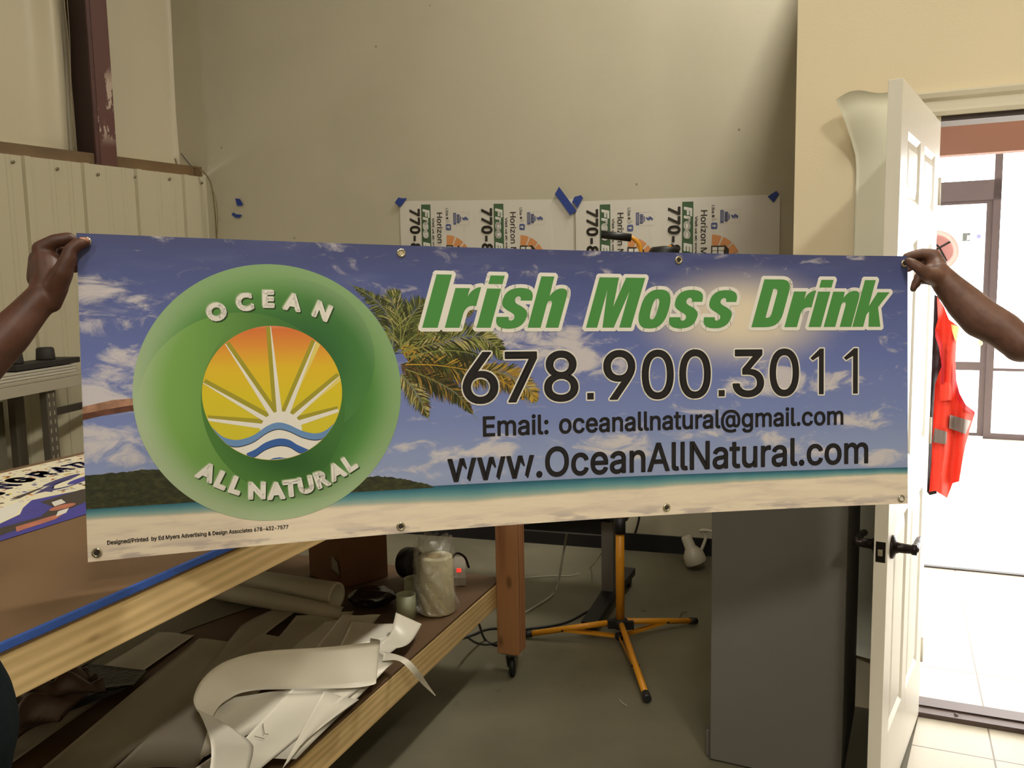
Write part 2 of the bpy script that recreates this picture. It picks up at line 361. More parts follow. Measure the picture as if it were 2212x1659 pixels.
# storefront: bronze aluminium frame with glass
mBronze = mat('bronze_aluminium', (74, 64, 66), .45, .5)
mGlass = bpy.data.materials.new('clear_glass'); mGlass.use_nodes = True; nt = mGlass.node_tree; nt.nodes.clear()
o_ = nt.nodes.new('ShaderNodeOutputMaterial'); t_ = nt.nodes.new('ShaderNodeBsdfTransparent'); gl_ = nt.nodes.new('ShaderNodeBsdfGlossy'); mx_ = nt.nodes.new('ShaderNodeMixShader')
gl_.inputs['Roughness'].default_value = .02; mx_.inputs[0].default_value = .06; t_.inputs[0].default_value = (.96, .97, .96, 1)
nt.links.new(t_.outputs[0], mx_.inputs[1]); nt.links.new(gl_.outputs[0], mx_.inputs[2]); nt.links.new(mx_.outputs[0], o_.inputs[0])
SFP = zp(2119, 946, 0); SFD = (zp(2212, 951, 0) - SFP).normalized(); SFN = V((SFD.y, -SFD.x, 0))
def sf(a, z, off=0.): return SFP + SFD * a + SFN * off + Z * z
sx = lambda x, y=700: (onplane(x, y, SFP, SFN) - SFP).dot(SFD)
sz = lambda y, x=2120: onplane(x, y, SFP, SFN).z
fr = thing('storefront_frame', 'dark bronze storefront frame with glass door seen through the office doorway', 'storefront', tuple(SFP)); fr['kind'] = 'structure'
b = MB()
zh = sz(405); zt = sz(205)
def bar(a0, a1, z0, z1, m=mBronze, t=.1): b.prism([sf(a0, z0, t / 2), sf(a1, z0, t / 2), sf(a1, z0, -t / 2), sf(a0, z0, -t / 2)], Z * (z1 - z0), m)
xm0, xm1 = sx(2120), sx(2150)
for x0, x1 in ((xm0 + (xm1 - xm0) * .45, xm1), (sx(2400), sx(2420)), (sx(2700), sx(2720))): bar(x0, x1, 0, 3.4)
bar(-1.6, xm1, sz(433), sz(390)); bar(xm1, 3.6, sz(800), sz(794), t=.08); bar(xm1, 3.6, 0, .06); bar(-1.6, 3.6, 3.3, 3.4); bar(-1.6, -1.5, 0, 3.4)
b.build('frame', fr)
b = MB(); d0 = sx(1955)
bar(d0, d0 + .06, .02, sz(433)); bar(xm0, xm0 + (xm1 - xm0) * .45, .02, sz(433), t=.045); bar(d0, xm0, .02, .05, t=.045); bar(d0, xm0, sz(800), sz(782), t=.045); bar(d0, xm0, sz(440), sz(433), t=.045)
dl = b.build('door_leaf', fr)
b = MB(); b.lathe(sf(sx(2116, 740), sz(741), .03), [(.0, 0), (.028, .0), (.03, .02), (.02, .03), (0, .03)], mat('brass_lock', (180, 168, 140), .3, .8), 16, axis=SFN); b.build('lock_cylinder', dl)
b = MB(); b.add([sf(-1.55, .03), sf(3.6, .03), sf(3.6, 3.3), sf(-1.55, 3.3)], [(0, 1, 2, 3)], mGlass); b.build('window_pane', fr, fix=False)
b = MB(); x0, x1 = sx(2079, 512), sx(2096, 512); b.add([sf(x0, sz(520), .008), sf(x1, sz(520), .008), sf(x1, sz(502), .008), sf(x0, sz(502), .008)], [(0, 1, 2, 3)], mat('sticker_dark', (80, 84, 84), .5))
xa, xb = sx(2081), sx(2094); b.add([sf(xa, sz(518), .01), sf(xb, sz(516), .01), sf(xb, sz(509), .01), sf(xa, sz(507), .01)], [(0, 1, 2, 3)], mat('sticker_white', (220, 222, 220), .5))
b.build('sticker', fr, fix=False)
b = MB(); x0, x1 = sx(2101), sx(2110); b.add([sf(x0, sz(515), .008), sf(x1, sz(515), .008), sf(x1, sz(506), .008), sf(x0, sz(506), .008)], [(0, 1, 2, 3)], mat('sticker_blue', (120, 120, 190), .5)); b.build('sticker', fr, fix=False)
# window wall on the far right of the office (outside the frame; daylight enters here too)
b = MB(); E0 = sf(3.6, 0)
RW = ow(4.2, 0, -.12); dirr = (E0 - RW)
for k in range(6):
    p = RW + dirr * (k / 5); b.box(p + Z * 1.7, (.08, .08, 3.4), mBronze, (OD, ON, Z))
b.prism([RW + Z * 3.3, E0 + Z * 3.3, E0 + Z * 3.4, RW + Z * 3.4], OD * .06, mBronze); b.prism([RW, E0, E0 + Z * .1, RW + Z * .1], OD * .06, mBronze)
b.add([RW, E0, E0 + Z * 3.3, RW + Z * 3.3], [(0, 1, 2, 3)], mGlass); struct(b.build('window_1'))
# pavement outside
b = MB(); c = SFP - SFN * 8; b.box((c.x + 3, c.y + 2, -.06), (40, 30, .02), mat('concrete_pavement', (200, 196, 188), .8)); struct(b.build('ground_outside'))
# ceiling lamps of the workshop
mLampB = mat('lamp_housing', (220, 218, 205), .5); mTubeE = mat('fluorescent_tube', (255, 240, 205), .4, emit=(255, 236, 196), estr=4)
where = ['above the office roof by the back wall', 'above the banner, hung from the workshop ceiling', 'above the left end of the workbench', 'behind the viewer on the right side', 'behind the viewer on the left side']
for i, (p, w) in enumerate(LAMPS):
    lamp_light((p[0], p[1], p[2] - .04), w)
    t = thing('ceiling_lamp', 'white fluorescent ceiling lamp ' + where[i], 'lamp', p, 'workshop ceiling lamps')
    b = MB(); R = Matrix.Rotation(math.radians(-22), 3, 'Z'); AX = [R @ V(q) for q in ((1, 0, 0), (0, 1, 0), (0, 0, 1))]
    b.box((p[0], p[1], p[2] + .1), (.5, 1.25, .1), mLampB, AX, bev=.01); b.box((p[0] - .2, p[1], p[2] + .22), (.02, .02, .16), mLampB); b.box((p[0] + .2, p[1], p[2] + .22), (.02, .02, .16), mLampB); b.build('housing', t)
    for q in (-.15, .15):
        b = MB(); b.tube([V(p) + AX[0] * q - AX[1] * .58 + Z * .03, V(p) + AX[0] * q + AX[1] * .58 + Z * .03], .016, mTubeE); b.build('tube', t)
# ------------------------------------------------------------------ flat print shapes (banner coordinates: X right, Y down, metres)
def area_tris(loop_pts, holes=()):
    """fill outline with holes -> verts, tris"""
    from mathutils.geometry import tessellate_polygon
    pl = [[V((p[0], p[1], 0)) for p in loop_pts]] + [[V((p[0], p[1], 0)) for p in h] for h in holes]
    tr = tessellate_polygon(pl); flat = [(p.x, p.y) for l in pl for p in l]
    return flat, [tuple(t) for t in tr]
class Print:
    def __init__(s): s.items = []         # (verts2d, faces, mat, layer)
    def add(s, vs, fs, m, layer): s.items.append((list(vs), list(fs), m, layer))
    def poly(s, pts, m, layer, holes=()):
        vs, fs = area_tris(pts, holes); s.add(vs, fs, m, layer)
    def disc(s, c, r, m, layer, n=96, ry=None):
        ry = ry or r; s.add([c] + [(c[0] + r * math.cos(2 * math.pi * k / n), c[1] + ry * math.sin(2 * math.pi * k / n)) for k in range(n)], [(0, 1 + k, 1 + (k + 1) % n) for k in range(n)], m, layer)
    def rect(s, x0, y0, x1, y1, m, layer): s.add([(x0, y0), (x1, y0), (x1, y1), (x0, y1)], [(0, 1, 2, 3)], m, layer)
    def stroke(s, edges, w, m, layer, oct_=True):
        """thick line along a list of ((x,y),(x,y))"""
        pts = set()
        for a, b in edges:
            dx, dy = b[0] - a[0], b[1] - a[1]; L = math.hypot(dx, dy)
            if L < 1e-7: continue
            nx, ny = -dy / L * w, dx / L * w
            s.add([(a[0] + nx, a[1] + ny), (b[0] + nx, b[1] + ny), (b[0] - nx, b[1] - ny), (a[0] - nx, a[1] - ny)], [(0, 1, 2, 3)], m, layer)
            pts.add(a); pts.add(b)
        if oct_:
            k = w / math.cos(math.pi / 8)
            for p in pts: s.add([(p[0] + k * math.cos(math.pi / 8 + math.pi / 4 * i), p[1] + k * math.sin(math.pi / 8 + math.pi / 4 * i)) for i in range(8)], [tuple(range(8))], m, layer)
    def band(s, pts, w, m, layer, taper=None):
        n = len(pts); L = []; R = []
        for i, p in enumerate(pts):
            a = pts[max(0, i - 1)]; b = pts[min(n - 1, i + 1)]; dx, dy = b[0] - a[0], b[1] - a[1]; l = math.hypot(dx, dy) or 1
            ww = w if taper is None else w * taper[i]
            L.append((p[0] - dy / l * ww, p[1] + dx / l * ww)); R.append((p[0] + dy / l * ww, p[1] - dx / l * ww))
        s.add(L + R, [(i, i + 1, n + i + 1, n + i) for i in range(n - 1)], m, layer)
    def realise(s, MBo, fmap, cuts=None, uv=None):
        """merge, cut at the given X positions, map to 3-D and add to the mesh builder"""
        cuts = list(cuts or [])
        if not hasattr(MBo, 'uvs'): MBo.uvs = {}
        import bisect as _b
        for vs, fs, m, ly in s.items:
            sl = MBo.slot(m); cache = {}
            def vid(p):
                k = (round(p[0], 7), round(p[1], 7))
                if k not in cache:
                    cache[k] = len(MBo.v); MBo.v.append(tuple(fmap(p[0], p[1], ly))); MBo.uvs[cache[k]] = (p[0], p[1])
                return cache[k]
            def emit(q):
                ids = []
                for p in q:
                    i = vid(p)
                    if not ids or ids[-1] != i: ids.append(i)
                if len(ids) > 1 and ids[0] == ids[-1]: ids.pop()
                if len(set(ids)) >= 3 and len(set(ids)) == len(ids): MBo.f.append(ids); MBo.mi.append(sl); MBo.sm.append(False)
            def half(q, x, keep):
                out = []
                for a, c in zip(q, q[1:] + q[:1]):
                    ia, ic = (a[0] - x) * keep <= 0, (c[0] - x) * keep <= 0
                    if ia: out.append(a)
                    if ia != ic: t = (x - a[0]) / (c[0] - a[0]); out.append((x, a[1] + (c[1] - a[1]) * t))
                return out
            for f in fs:
                q = [vs[i] for i in f]; x0 = min(p[0] for p in q); x1 = max(p[0] for p in q)
                cs = [x for x in cuts[_b.bisect_right(cuts, x0 + 1e-7):_b.bisect_left(cuts, x1 - 1e-7)]]
                for x in cs:
                    l = half(q, x, 1); q = half(q, x, -1)
                    if len(l) >= 3: emit(l)
                    if len(q) < 3: break
                if len(q) >= 3: emit(q)
def apply_uv(ob, MBo):
    me = ob.data; uv = me.uv_layers.new(name='UVMap')
    for lp in me.loops: uv.data[lp.index].uv = MBo.uvs.get(lp.vertex_index, (0, 0))
TXT = {}
SANS = None
try:                                   # Blender's own interface typeface; the built-in one is used if it is missing
    import os
    SANS = bpy.data.fonts.load(os.path.join(bpy.utils.system_resource('DATAFILES'), 'fonts', 'Inter.woff2'))
except Exception: SANS = None
def text_geo(body, spacing=1.0, sans=True):
    """built-in font -> flat verts, faces, boundary edges (y up, cap height about .73)"""
    k = (body, spacing, sans)
    if k in TXT: return TXT[k]
    c = bpy.data.curves.new('txt', 'FONT'); c.body = body; c.size = 1; c.space_character = spacing; c.resolution_u = 4; c.fill_mode = 'FRONT'
    if sans and SANS: c.font = SANS
    o = bpy.data.objects.new('txt', c); COL.objects.link(o); me = bpy.data.meshes.new_from_object(o.evaluated_get(bpy.context.evaluated_depsgraph_get()))
    bpy.data.objects.remove(o); bpy.data.curves.remove(c)
    vs = [(v.co.x, v.co.y) for v in me.vertices]; fs = [tuple(p.vertices) for p in me.polygons]
    cnt = {}
    for f in fs:
        for a, b in zip(f, f[1:] + f[:1]): cnt[tuple(sorted((a, b)))] = cnt.get(tuple(sorted((a, b))), 0) + 1
    eds = [e for e, n in cnt.items() if n == 1]
    bpy.data.meshes.remove(me); TXT[k] = (vs, fs, eds); return TXT[k]
def caph(sans): vv = text_geo('H', 1.0, sans)[0]; return max(v[1] for v in vv)
CAPS = caph(True); CAPH = caph(False)
def text_on(pr, body, m, layer, fm, width=None, cap=None, bold=0., outline=None, spacing=1.0):
    """fm maps local (x right, y up, in metres) to print coordinates. outline = (width, material, layer)"""
    vs, fs, ed = text_geo(body, spacing)
    x0 = min(v[0] for v in vs); x1 = max(v[0] for v in vs); hs = cap / CAPS; ws = hs if width is None else width / (x1 - x0)
    P = [fm((v[0] - x0) * ws, v[1] * hs) for v in vs]
    E_ = [(P[a], P[b]) for a, b in ed]
    pr.add(P, fs, m, layer)
    if bold: pr.stroke(E_, bold, m, layer)
    if outline: pr.add(P, fs, outline[1], outline[2]); pr.stroke(E_, outline[0] + bold, outline[1], outline[2])
# heavy condensed italic capitals and lower case, drawn by hand (cap height 1, x height .75)
def B(*a): return bez(*a, n=7)
_s = [(0, .21), (.24, .21)] + B((.24, .21), (.24, .115), (.36, .115), (.36, .2)) + B((.36, .2), (.36, .28), (.2, .31), (.12, .37)) + B((.12, .37), (.02, .43), (.03, .5), (.03, .56)) + B((.03, .56), (.04, .71), (.15, .77), (.33, .77)) + B((.33, .77), (.53, .77), (.63, .7), (.62, .525)) + [(.39, .525)] + B((.39, .525), (.40, .63), (.27, .63), (.27, .54)) + B((.27, .54), (.27, .46), (.42, .44), (.5, .38)) + B((.5, .38), (.6, .32), (.61, .26), (.6, .2)) + B((.6, .2), (.59, .04), (.48, -.02), (.3, -.02)) + B((.3, -.02), (.1, -.02), (.0, .05), (0, .21))[:-1]
_arch = B((.275, .62), (.32, .72), (.40, .77), (.48, .77)) + B((.48, .77), (.60, .77), (.63, .70), (.63, .6)) + [(.63, 0), (.365, 0), (.365, .46)] + B((.365, .46), (.365, .55), (.265, .55), (.265, .46))
def sup(cx, cy, rx, ry, n=36, e=2.6): return [(cx + rx * math.copysign(abs(math.cos(t)) ** (2 / e), math.cos(t)), cy + ry * math.copysign(abs(math.sin(t)) ** (2 / e), math.sin(t))) for t in [2 * math.pi * k / n for k in range(n)]]
GL = {
 'I': [([(0, 0), (.295, 0), (.295, 1), (0, 1)], [])],
 'r': [([(0, 0), (.285, 0), (.285, .27)] + B((.285, .27), (.30, .42), (.40, .43), (.495, .41)) + [(.495, .775)] + B((.495, .775), (.38, .77), (.31, .70), (.28, .59)) + [(.28, .75), (0, .75)], [])],
 'i': [([(0, 0), (.28, 0), (.28, .75), (0, .75)], []), ([(0, .835), (.28, .835), (.28, 1), (0, 1)], [])],
 's': [(_s, [])],
 'h': [([(0, 0), (.265, 0), (.265, .3), (.265, .46)][:1] + [(.265, 0)] + [(.265, .46)] + _arch[::-1][7:] + [(.265, .60), (.265, 1), (0, 1)], [])],
 'M': [([(0, 0), (.235, 0), (.235, .75), (.345, 0), (.585, 0), (.71, .72), (.70, 0), (.95, 0), (.97, 1), (.56, 1), (.455, .42), (.41, 1), (0, 1)], [])],
 'o': [(sup(.31, .375, .31, .395), [sup(.31, .375, .07, .21)])],
 'D': [([(0, 0), (.30, 0)] + B((.30, 0), (.52, 0), (.63, .08), (.63, .3)) + [(.63, .72)] + B((.63, .72), (.63, .94), (.54, 1), (.38, 1)) + [(0, 1)], [[(.26, .2)] + B((.26, .2), (.33, .19), (.37, .21), (.37, .3)) + [(.37, .72)] + B((.37, .72), (.37, .79), (.33, .81), (.26, .8))])],
 'k': [([(0, 0), (.25, 0), (.25, .26), (.29, .33), (.37, 0), (.645, 0), (.47, .42), (.64, .74), (.37, .74), (.25, .44), (.25, 1), (0, 1)], [])],
}
_n = [(.265, .46)] + _arch[::-1][7:] + [(.265, .60), (.265, .75), (0, .75), (0, 0), (.265, 0)]
_hl = [(.265, .46)]
def _archout():
    up = B((.275, .62), (.32, .72), (.40, .77), (.48, .77)) + B((.48, .77), (.60, .77), (.63, .70), (.63, .6))
    return [(.63, 0)][:0] + up
_ctr = [(.365, 0), (.365, .46)] + B((.365, .46), (.365, .55), (.265, .55), (.265, .46))
def leg(top): return [(0, 0), (.265, 0)] + [(.265, .46)] + _ctr[::-1][1:] + [(.63, 0)] + _archout()[::-1] + [(.275, .62), (.265, top), (0, top)]
GL['h'] = [(leg(1), [])]; GL['n'] = [(leg(.75), [])]
SHEAR = .29
def glyph(pr, ch, X, Yb, H, m, layer, ow_, om, ol):
    """X = baseline left, Yb baseline, H cap height"""
    for outer, holes in GL[ch]:
        f = lambda p: (X + (p[0] + p[1] * SHEAR) * H, Yb - p[1] * H)
        o2 = [f(p) for p in outer]; h2 = [[f(p) for p in h] for h in holes]
        pr.poly(o2, m, layer, h2); pr.poly(o2, om, ol, h2)
        for lp in [o2] + h2: pr.stroke(list(zip(lp, lp[1:] + lp[:1])), ow_, om, ol)
# ------------------------------------------------------------------ the banner
TL = V((-.7900, 1.5885, 1.6582)); TR = V((.9600, 2.0892, 1.6008)); BL = V((-.7910, 1.5410, 1.0540)); BR = V((.9580, 2.0390, 1.0030))
BW, BH = 1.829, .610
NB = (TR - TL).cross(BL - TL).normalized(); NB = NB if NB.y > 0 else -NB
def bpt(X, Y, lay=0.):
    u = X / BW; v = Y / BH; P = (TL * (1 - u) + TR * u) * (1 - v) + (BL * (1 - u) + BR * u) * v
    return P + NB * ((.058 + .014 * v) * 4 * u * (1 - u) - lay)
def ink(name, c, **k): return mat('ink_' + name, c, .42, spec=.35, **k)
mBan = ink('sky_and_beach', (120, 130, 180)); g = NG(mBan)
uvn = g.new('ShaderNodeUVMap').outputs[0]; sep = g.new('ShaderNodeSeparateXYZ'); g.nt.links.new(uvn, sep.inputs[0]); X_, Y_ = sep.outputs[0], sep.outputs[1]
wob = g.m('MULTIPLY', g.m('SUBTRACT', g.noise(g.mapping(uvn, (5, 1, 1)), 2.0, 3), .5), .008)
Yw = g.m('ADD', Y_, wob)
sky = g.ramp(g.m('DIVIDE', Y_, .61), [(0, (74, 80, 128)), (.12, (84, 94, 150)), (.38, (108, 122, 186)), (.62, (130, 146, 202)), (.80, (158, 172, 212)), (.86, (152, 164, 204))])
sky = g.mix(g.m('MULTIPLY', g.step(g.noise(g.mapping(uvn, (2, 9, 1)), 2.2, 5), .45, .8), .25), sky, s2l((130, 140, 190)))
cn = g.noise(g.mapping(uvn, (9, 20, 1)), 1.3, 9, .66, .8)
CL = [(.020, .105, .075, .030, 1.0), (.03, .155, .09, .03, .6), (.06, .215, .05, .02, .35), (.09, .235, .07, .030, .8), (.05, .262, .05, .018, .7), (.03, .30, .09, .035, .9), (.07, .33, .06, .02, .6), (.03, .385, .09, .035, 1.), (.06, .415, .08, .02, .7),
      (.90, .19, .13, .022, .9), (.97, .225, .10, .04, 1.1), (1.02, .25, .10, .045, .8), (.88, .205, .10, .02, .7), (.80, .20, .1, .02, .5), (1.50, .305, .16, .028, 1.1), (1.49, .285, .06, .03, .9), (1.66, .30, .08, .018, .7), (1.33, .365, .1, .02, .5), (1.70, .40, .09, .02, .9), (.62, .425, .06, .014, .9), (.70, .445, .06, .018, .9), (.80, .44, .06, .022, 1.), (.79, .415, .05, .012, .6), (1.10, .445, .10, .03, 1.), (1.28, .42, .07, .014, .7), (1.45, .44, .09, .02, .7), (1.60, .47, .09, .02, .7), (1.74, .495, .09, .022, 1.), (.62, .47, .04, .01, .5)]
acc = None
for (a, c_, rx, ry, st) in CL:
    dx = g.m('DIVIDE', g.m('SUBTRACT', X_, a), rx); dy = g.m('DIVIDE', g.m('SUBTRACT', Y_, c_), ry)
    d2 = g.m('ADD', g.m('MULTIPLY', dx, dx), g.m('MULTIPLY', dy, dy)); v = g.m('MULTIPLY', g.m('SUBTRACT', 1.0, g.m('MULTIPLY', d2, .55), clamp=True), st)
    acc = v if acc is None else g.m('MAXIMUM', acc, v)
cm = g.step(g.m('ADD', g.m('MULTIPLY', acc, .55), g.m('MULTIPLY', g.m('SUBTRACT', cn, .5), 2.2)), .14, .64)
c = g.mix(g.m('MULTIPLY', cm, .85), sky, s2l((222, 214, 214)))
dx = g.m('DIVIDE', g.m('SUBTRACT', X_, 1.40), .30); dy = g.m('DIVIDE', g.m('SUBTRACT', Y_, .15), .14)
gl = g.m('SUBTRACT', 1.0, g.m('SQRT', g.m('ADD', g.m('MULTIPLY', dx, dx), g.m('MULTIPLY', dy, dy))), clamp=True)
c = g.mix(g.step(gl, 0, .85), c, s2l((236, 222, 200)))
seaT = g.m('SUBTRACT', g.m('ADD', .508, g.m('MULTIPLY', X_, .0065)), 0.)
yr = g.m('SUBTRACT', Y_, seaT)
seaw = g.m('ADD', .016, g.m('MULTIPLY', g.m('SUBTRACT', 1.0, g.m('ABSOLUTE', g.m('DIVIDE', g.m('SUBTRACT', X_, .75), 1.0)), clamp=True), .020))
t = g.m('DIVIDE', g.m('ADD', yr, wob), seaw)
sea = g.ramp(g.m('MULTIPLY', t, .5), [(0, (44, 92, 116)), (.12, (62, 122, 142)), (.3, (110, 160, 166)), (.45, (166, 186, 176)), (.53, (214, 206, 186)), (.6, (244, 226, 200))])
c = g.mix(g.step(yr, -.0006, .0006), c, sea)
sand = g.ramp(g.noise(g.mapping(uvn, (3, 26, 1)), 2.0, 6, .6, .3), [(.28, (222, 206, 192)), (.5, (246, 230, 208)), (.7, (250, 236, 214))])
c = g.mix(g.step(t, 1.0, 1.25), c, sand)
edge = g.m('MULTIPLY', g.step(Y_, .575, .605), g.step(g.noise(g.mapping(uvn, (4, 20, 1)), 2.4, 4), .48, .6))
c = g.mix(g.m('MULTIPLY', edge, .5), c, s2l((150, 136, 150)))
g.col(c); g.bump(g.noise(g.mapping(uvn, (1, 1, 1)), 900, 2), .04, .0005)
banner = thing('vinyl_banner', 'long printed vinyl banner with green logo, palm and phone number, held by two people', 'banner', tuple(TL))
PR = Print()
NCUT = 60; XS = [BW * k / NCUT for k in range(NCUT + 1)]
for i in range(NCUT):
    for j in range(6): PR.rect(XS[i], BH * j / 6, XS[i + 1], BH * (j + 1) / 6, mBan, 0)
LY = .00018
iw = ink('white', (242, 238, 230)); iblk = ink('black', (36, 33, 36)); ignv = ink('title_green', (80, 150, 76))
# hills
mHill = ink('hills', (52, 58, 40)); g = NG(mHill); uvh = g.new('ShaderNodeUVMap').outputs[0]
g.col(g.ramp(g.noise(g.mapping(uvh, (1, 2, 1)), 60, 5, .7), [(.3, (38, 42, 32)), (.5, (58, 62, 42)), (.7, (86, 84, 52))]))
rr = random.Random(3)
top = [(0, .448), (.06, .446), (.10, .443), (.16, .446), (.24, .45), (.34, .462), (.46, .478), (.508, .486), (.545, .484), (.58, .489), (.62, .498), (.655, .509), (.668, .5155)]
tp = []
for (a, b_), (c_, d_) in zip(top[:-1], top[1:]):
    for k in range(8): tp.append((a + (c_ - a) * k / 8, b_ + (d_ - b_) * k / 8 + rr.uniform(-.0012, .0012)))
PR.poly(tp + [(.668, .5165), (.34, .514), (0, .511)], mHill, LY)
# palm trunk and fronds
mTrk = ink('trunk', (170, 128, 104), noise=.4, nscale=60)
PR.poly([(0, .320), (.05, .309), (.10, .306), (.12, .304), (.12, .332), (.08, .331), (.03, .338), (0, .345)], mTrk, LY)
PR.poly([(0, .333), (.04, .326), (.08, .320), (.12, .318), (.12, .332), (.08, .331), (.03, .338), (0, .345)], ink('trunk_dark', (104, 66, 52), noise=.35, nscale=70), LY * 1.3)
PC = [ink('leaf_dark', (48, 50, 28)), ink('leaf_green', (88, 100, 46)), ink('leaf_mid', (70, 76, 38)), ink('leaf_light', (142, 146, 78)), ink('leaf_ochre', (160, 128, 58)), ink('leaf_brown', (104, 78, 44)), ink('leaf_yellow', (196, 156, 56)), ink('leaf_pale', (190, 176, 120))]
def frond(pts, w0, cols, n=60, wid=.0026, droop=.35, seed=1, spine=PC[3], side=(1, 1), tipw=.35):
    n = int(n * 2.2); wid *= .55
    r = random.Random(seed); sp = [tuple(p)[:2] for p in spline([(a, b_, 0) for a, b_ in pts], 12)]
    L = len(sp)
    for k in range(n):
        t = (k + r.random()) / n; i = min(L - 2, int(t * (L - 1))); f = t * (L - 1) - i
        p = (sp[i][0] * (1 - f) + sp[i + 1][0] * f, sp[i][1] * (1 - f) + sp[i + 1][1] * f)
        dx, dy = sp[i + 1][0] - sp[i][0], sp[i + 1][1] - sp[i][1]; l = math.hypot(dx, dy); dx /= l; dy /= l
        env = math.sin(math.pi * min(1, .12 + t * .95)) ** .6 * (1 - (1 - tipw) * t)
        for sg, amp in ((1, side[0]), (-1, side[1])):
            if amp <= 0: continue
            a = r.uniform(.45, .95); wl = w0 * env * amp * r.uniform(.7, 1.1)
            ex = p[0] + (dx * a + -dy * sg * (1 - a * .3)) * wl; ey = p[1] + (dy * a + dx * sg * (1 - a * .3)) * wl + droop * wl * r.uniform(.3, 1)
            mx, my = (p[0] + ex) / 2 + dx * wl * .06, (p[1] + ey) / 2 - wl * .05
            w = wid * r.uniform(.5, 1.1); nx, ny = -(ey - p[1]), ex - p[0]; nl = math.hypot(nx, ny) or 1; nx *= w / nl; ny *= w / nl
            PR.add([p, (mx + nx, my + ny), (ex, ey), (mx - nx, my - ny)], [(0, 1, 2, 3)], r.choice(cols), LY * (1.6 + .9 * r.random()))
    PR.band(sp, .0013, spine, LY * 2.7, [1 - .7 * i / L for i in range(L)])
D_, G_, M_, L_, O_, Br_, Y_c, P_ = PC
h0 = (.60, .215)
frond([(.58, .23), (.585, .17), (.555, .12), (.49, .078)], .05, [D_, G_, M_, D_, L_], 80, seed=1)
frond([(.60, .215), (.60, .16), (.585, .115), (.60, .09)], .05, [G_, M_, L_, D_, P_], 70, seed=2, droop=-.2)
frond([(.60, .215), (.615, .165), (.64, .13), (.675, .118)], .055, [G_, M_, D_, L_], 80, seed=3, droop=-.1)
frond([(.60, .215), (.64, .185), (.69, .17), (.745, .178)], .055, [G_, M_, D_, L_, L_], 90, seed=4, droop=.0)
frond([(.60, .225), (.66, .19), (.72, .14), (.77, .135)], .06, [D_, M_, O_, G_], 80, seed=5, droop=.1)
frond([(.60, .225), (.68, .205), (.76, .19), (.81, .215), (.835, .255)], .062, [G_, L_, M_, D_, P_], 120, seed=6, droop=.3, wid=.004)
frond([(.61, .235), (.68, .222), (.74, .225), (.81, .245)], .065, [D_, D_, M_, D_, G_], 120, seed=7, droop=.7, side=(1, .4), spine=L_, wid=.0045)
frond([(.61, .25), (.68, .253), (.76, .268), (.84, .30), (.885, .345)], .055, [O_, Br_, M_, Y_c, D_], 130, seed=8, droop=.25, spine=Y_c, wid=.004)
frond([(.76, .265), (.83, .275), (.885, .31), (.90, .345)], .05, [O_, Y_c, O_, M_, P_], 70, seed=9, droop=.15, wid=.004)
frond([(.61, .26), (.66, .28), (.72, .315), (.765, .372)], .048, [Br_, M_, D_, O_, D_], 110, seed=10, droop=.35, wid=.004)
frond([(.60, .27), (.625, .30), (.645, .335), (.66, .372)], .040, [D_, M_, Br_, P_, L_], 80, seed=11, droop=.2)
frond([(.60, .215), (.62, .22), (.65, .232)], .03, [Y_c, Y_c, O_], 40, seed=12, droop=.3, spine=Y_c)
frond([(.60, .25), (.64, .262), (.68, .262)], .03, [Br_, D_, Br_], 50, seed=13, droop=.4, spine=Br_)
# logo disc
mLogo = ink('logo_green', (80, 130, 60)); g = NG(mLogo); uvl = g.new('ShaderNodeUVMap').outputs[0]; s3 = g.new('ShaderNodeSeparateXYZ'); g.nt.links.new(uvl, s3.inputs[0]); LX, LYY = s3.outputs[0], s3.outputs[1]
def dist(a, b_):
    dx = g.m('SUBTRACT', LX, a); dy = g.m('SUBTRACT', LYY, b_); return g.m('SQRT', g.m('ADD', g.m('MULTIPLY', dx, dx), g.m('MULTIPLY', dy, dy)))
CX, CY, RO, RI = .342, .304, .2575, .135
dA = dist(CX, CY); gr1, gr2, gdk, glt = s2l((96, 148, 74)), s2l((122, 166, 84)), s2l((58, 112, 58)), s2l((182, 202, 166))
c = g.mix(g.step(dA, .12, .235), gdk, s2l((98, 156, 78)))
dC = dist(.382, .238); c = g.mix(g.m('MULTIPLY', g.step(dC, .1640, .1632), g.step(LX, .30, .48)), c, g.mix(g.step(dC, .165, .05), s2l((80, 136, 72)), s2l((50, 106, 58))))
dB = dist(.286, .339); c = g.mix(g.step(dB, .1965, .1957), c, g.mix(g.step(LX, .10, .40), s2l((132, 180, 92)), s2l((72, 124, 62))))
dD = dist(.408, .319); c = g.mix(g.m('MULTIPLY', g.step(dD, .2035, .2027), g.step(g.m('SUBTRACT', LX, g.m('MULTIPLY', g.m('SUBTRACT', LYY, .3), .9)), .40, .20)), c, g.mix(g.step(dD, .21, .12), s2l((82, 132, 62)), s2l((44, 92, 44))))
rimf = g.m('MULTIPLY', g.step(dA, .19, .2575), g.m('ADD', .45, g.m('MULTIPLY', g.step(g.m('ADD', g.m('MULTIPLY', g.m('SUBTRACT', CX, LX), .8), g.m('SUBTRACT', LYY, CY)), -.15, .3), .5)))
c = g.mix(g.m('MULTIPLY', rimf, 1.0), c, glt); g.col(c)
PR.disc((CX, CY), RO, mLogo, LY * 3, 128)
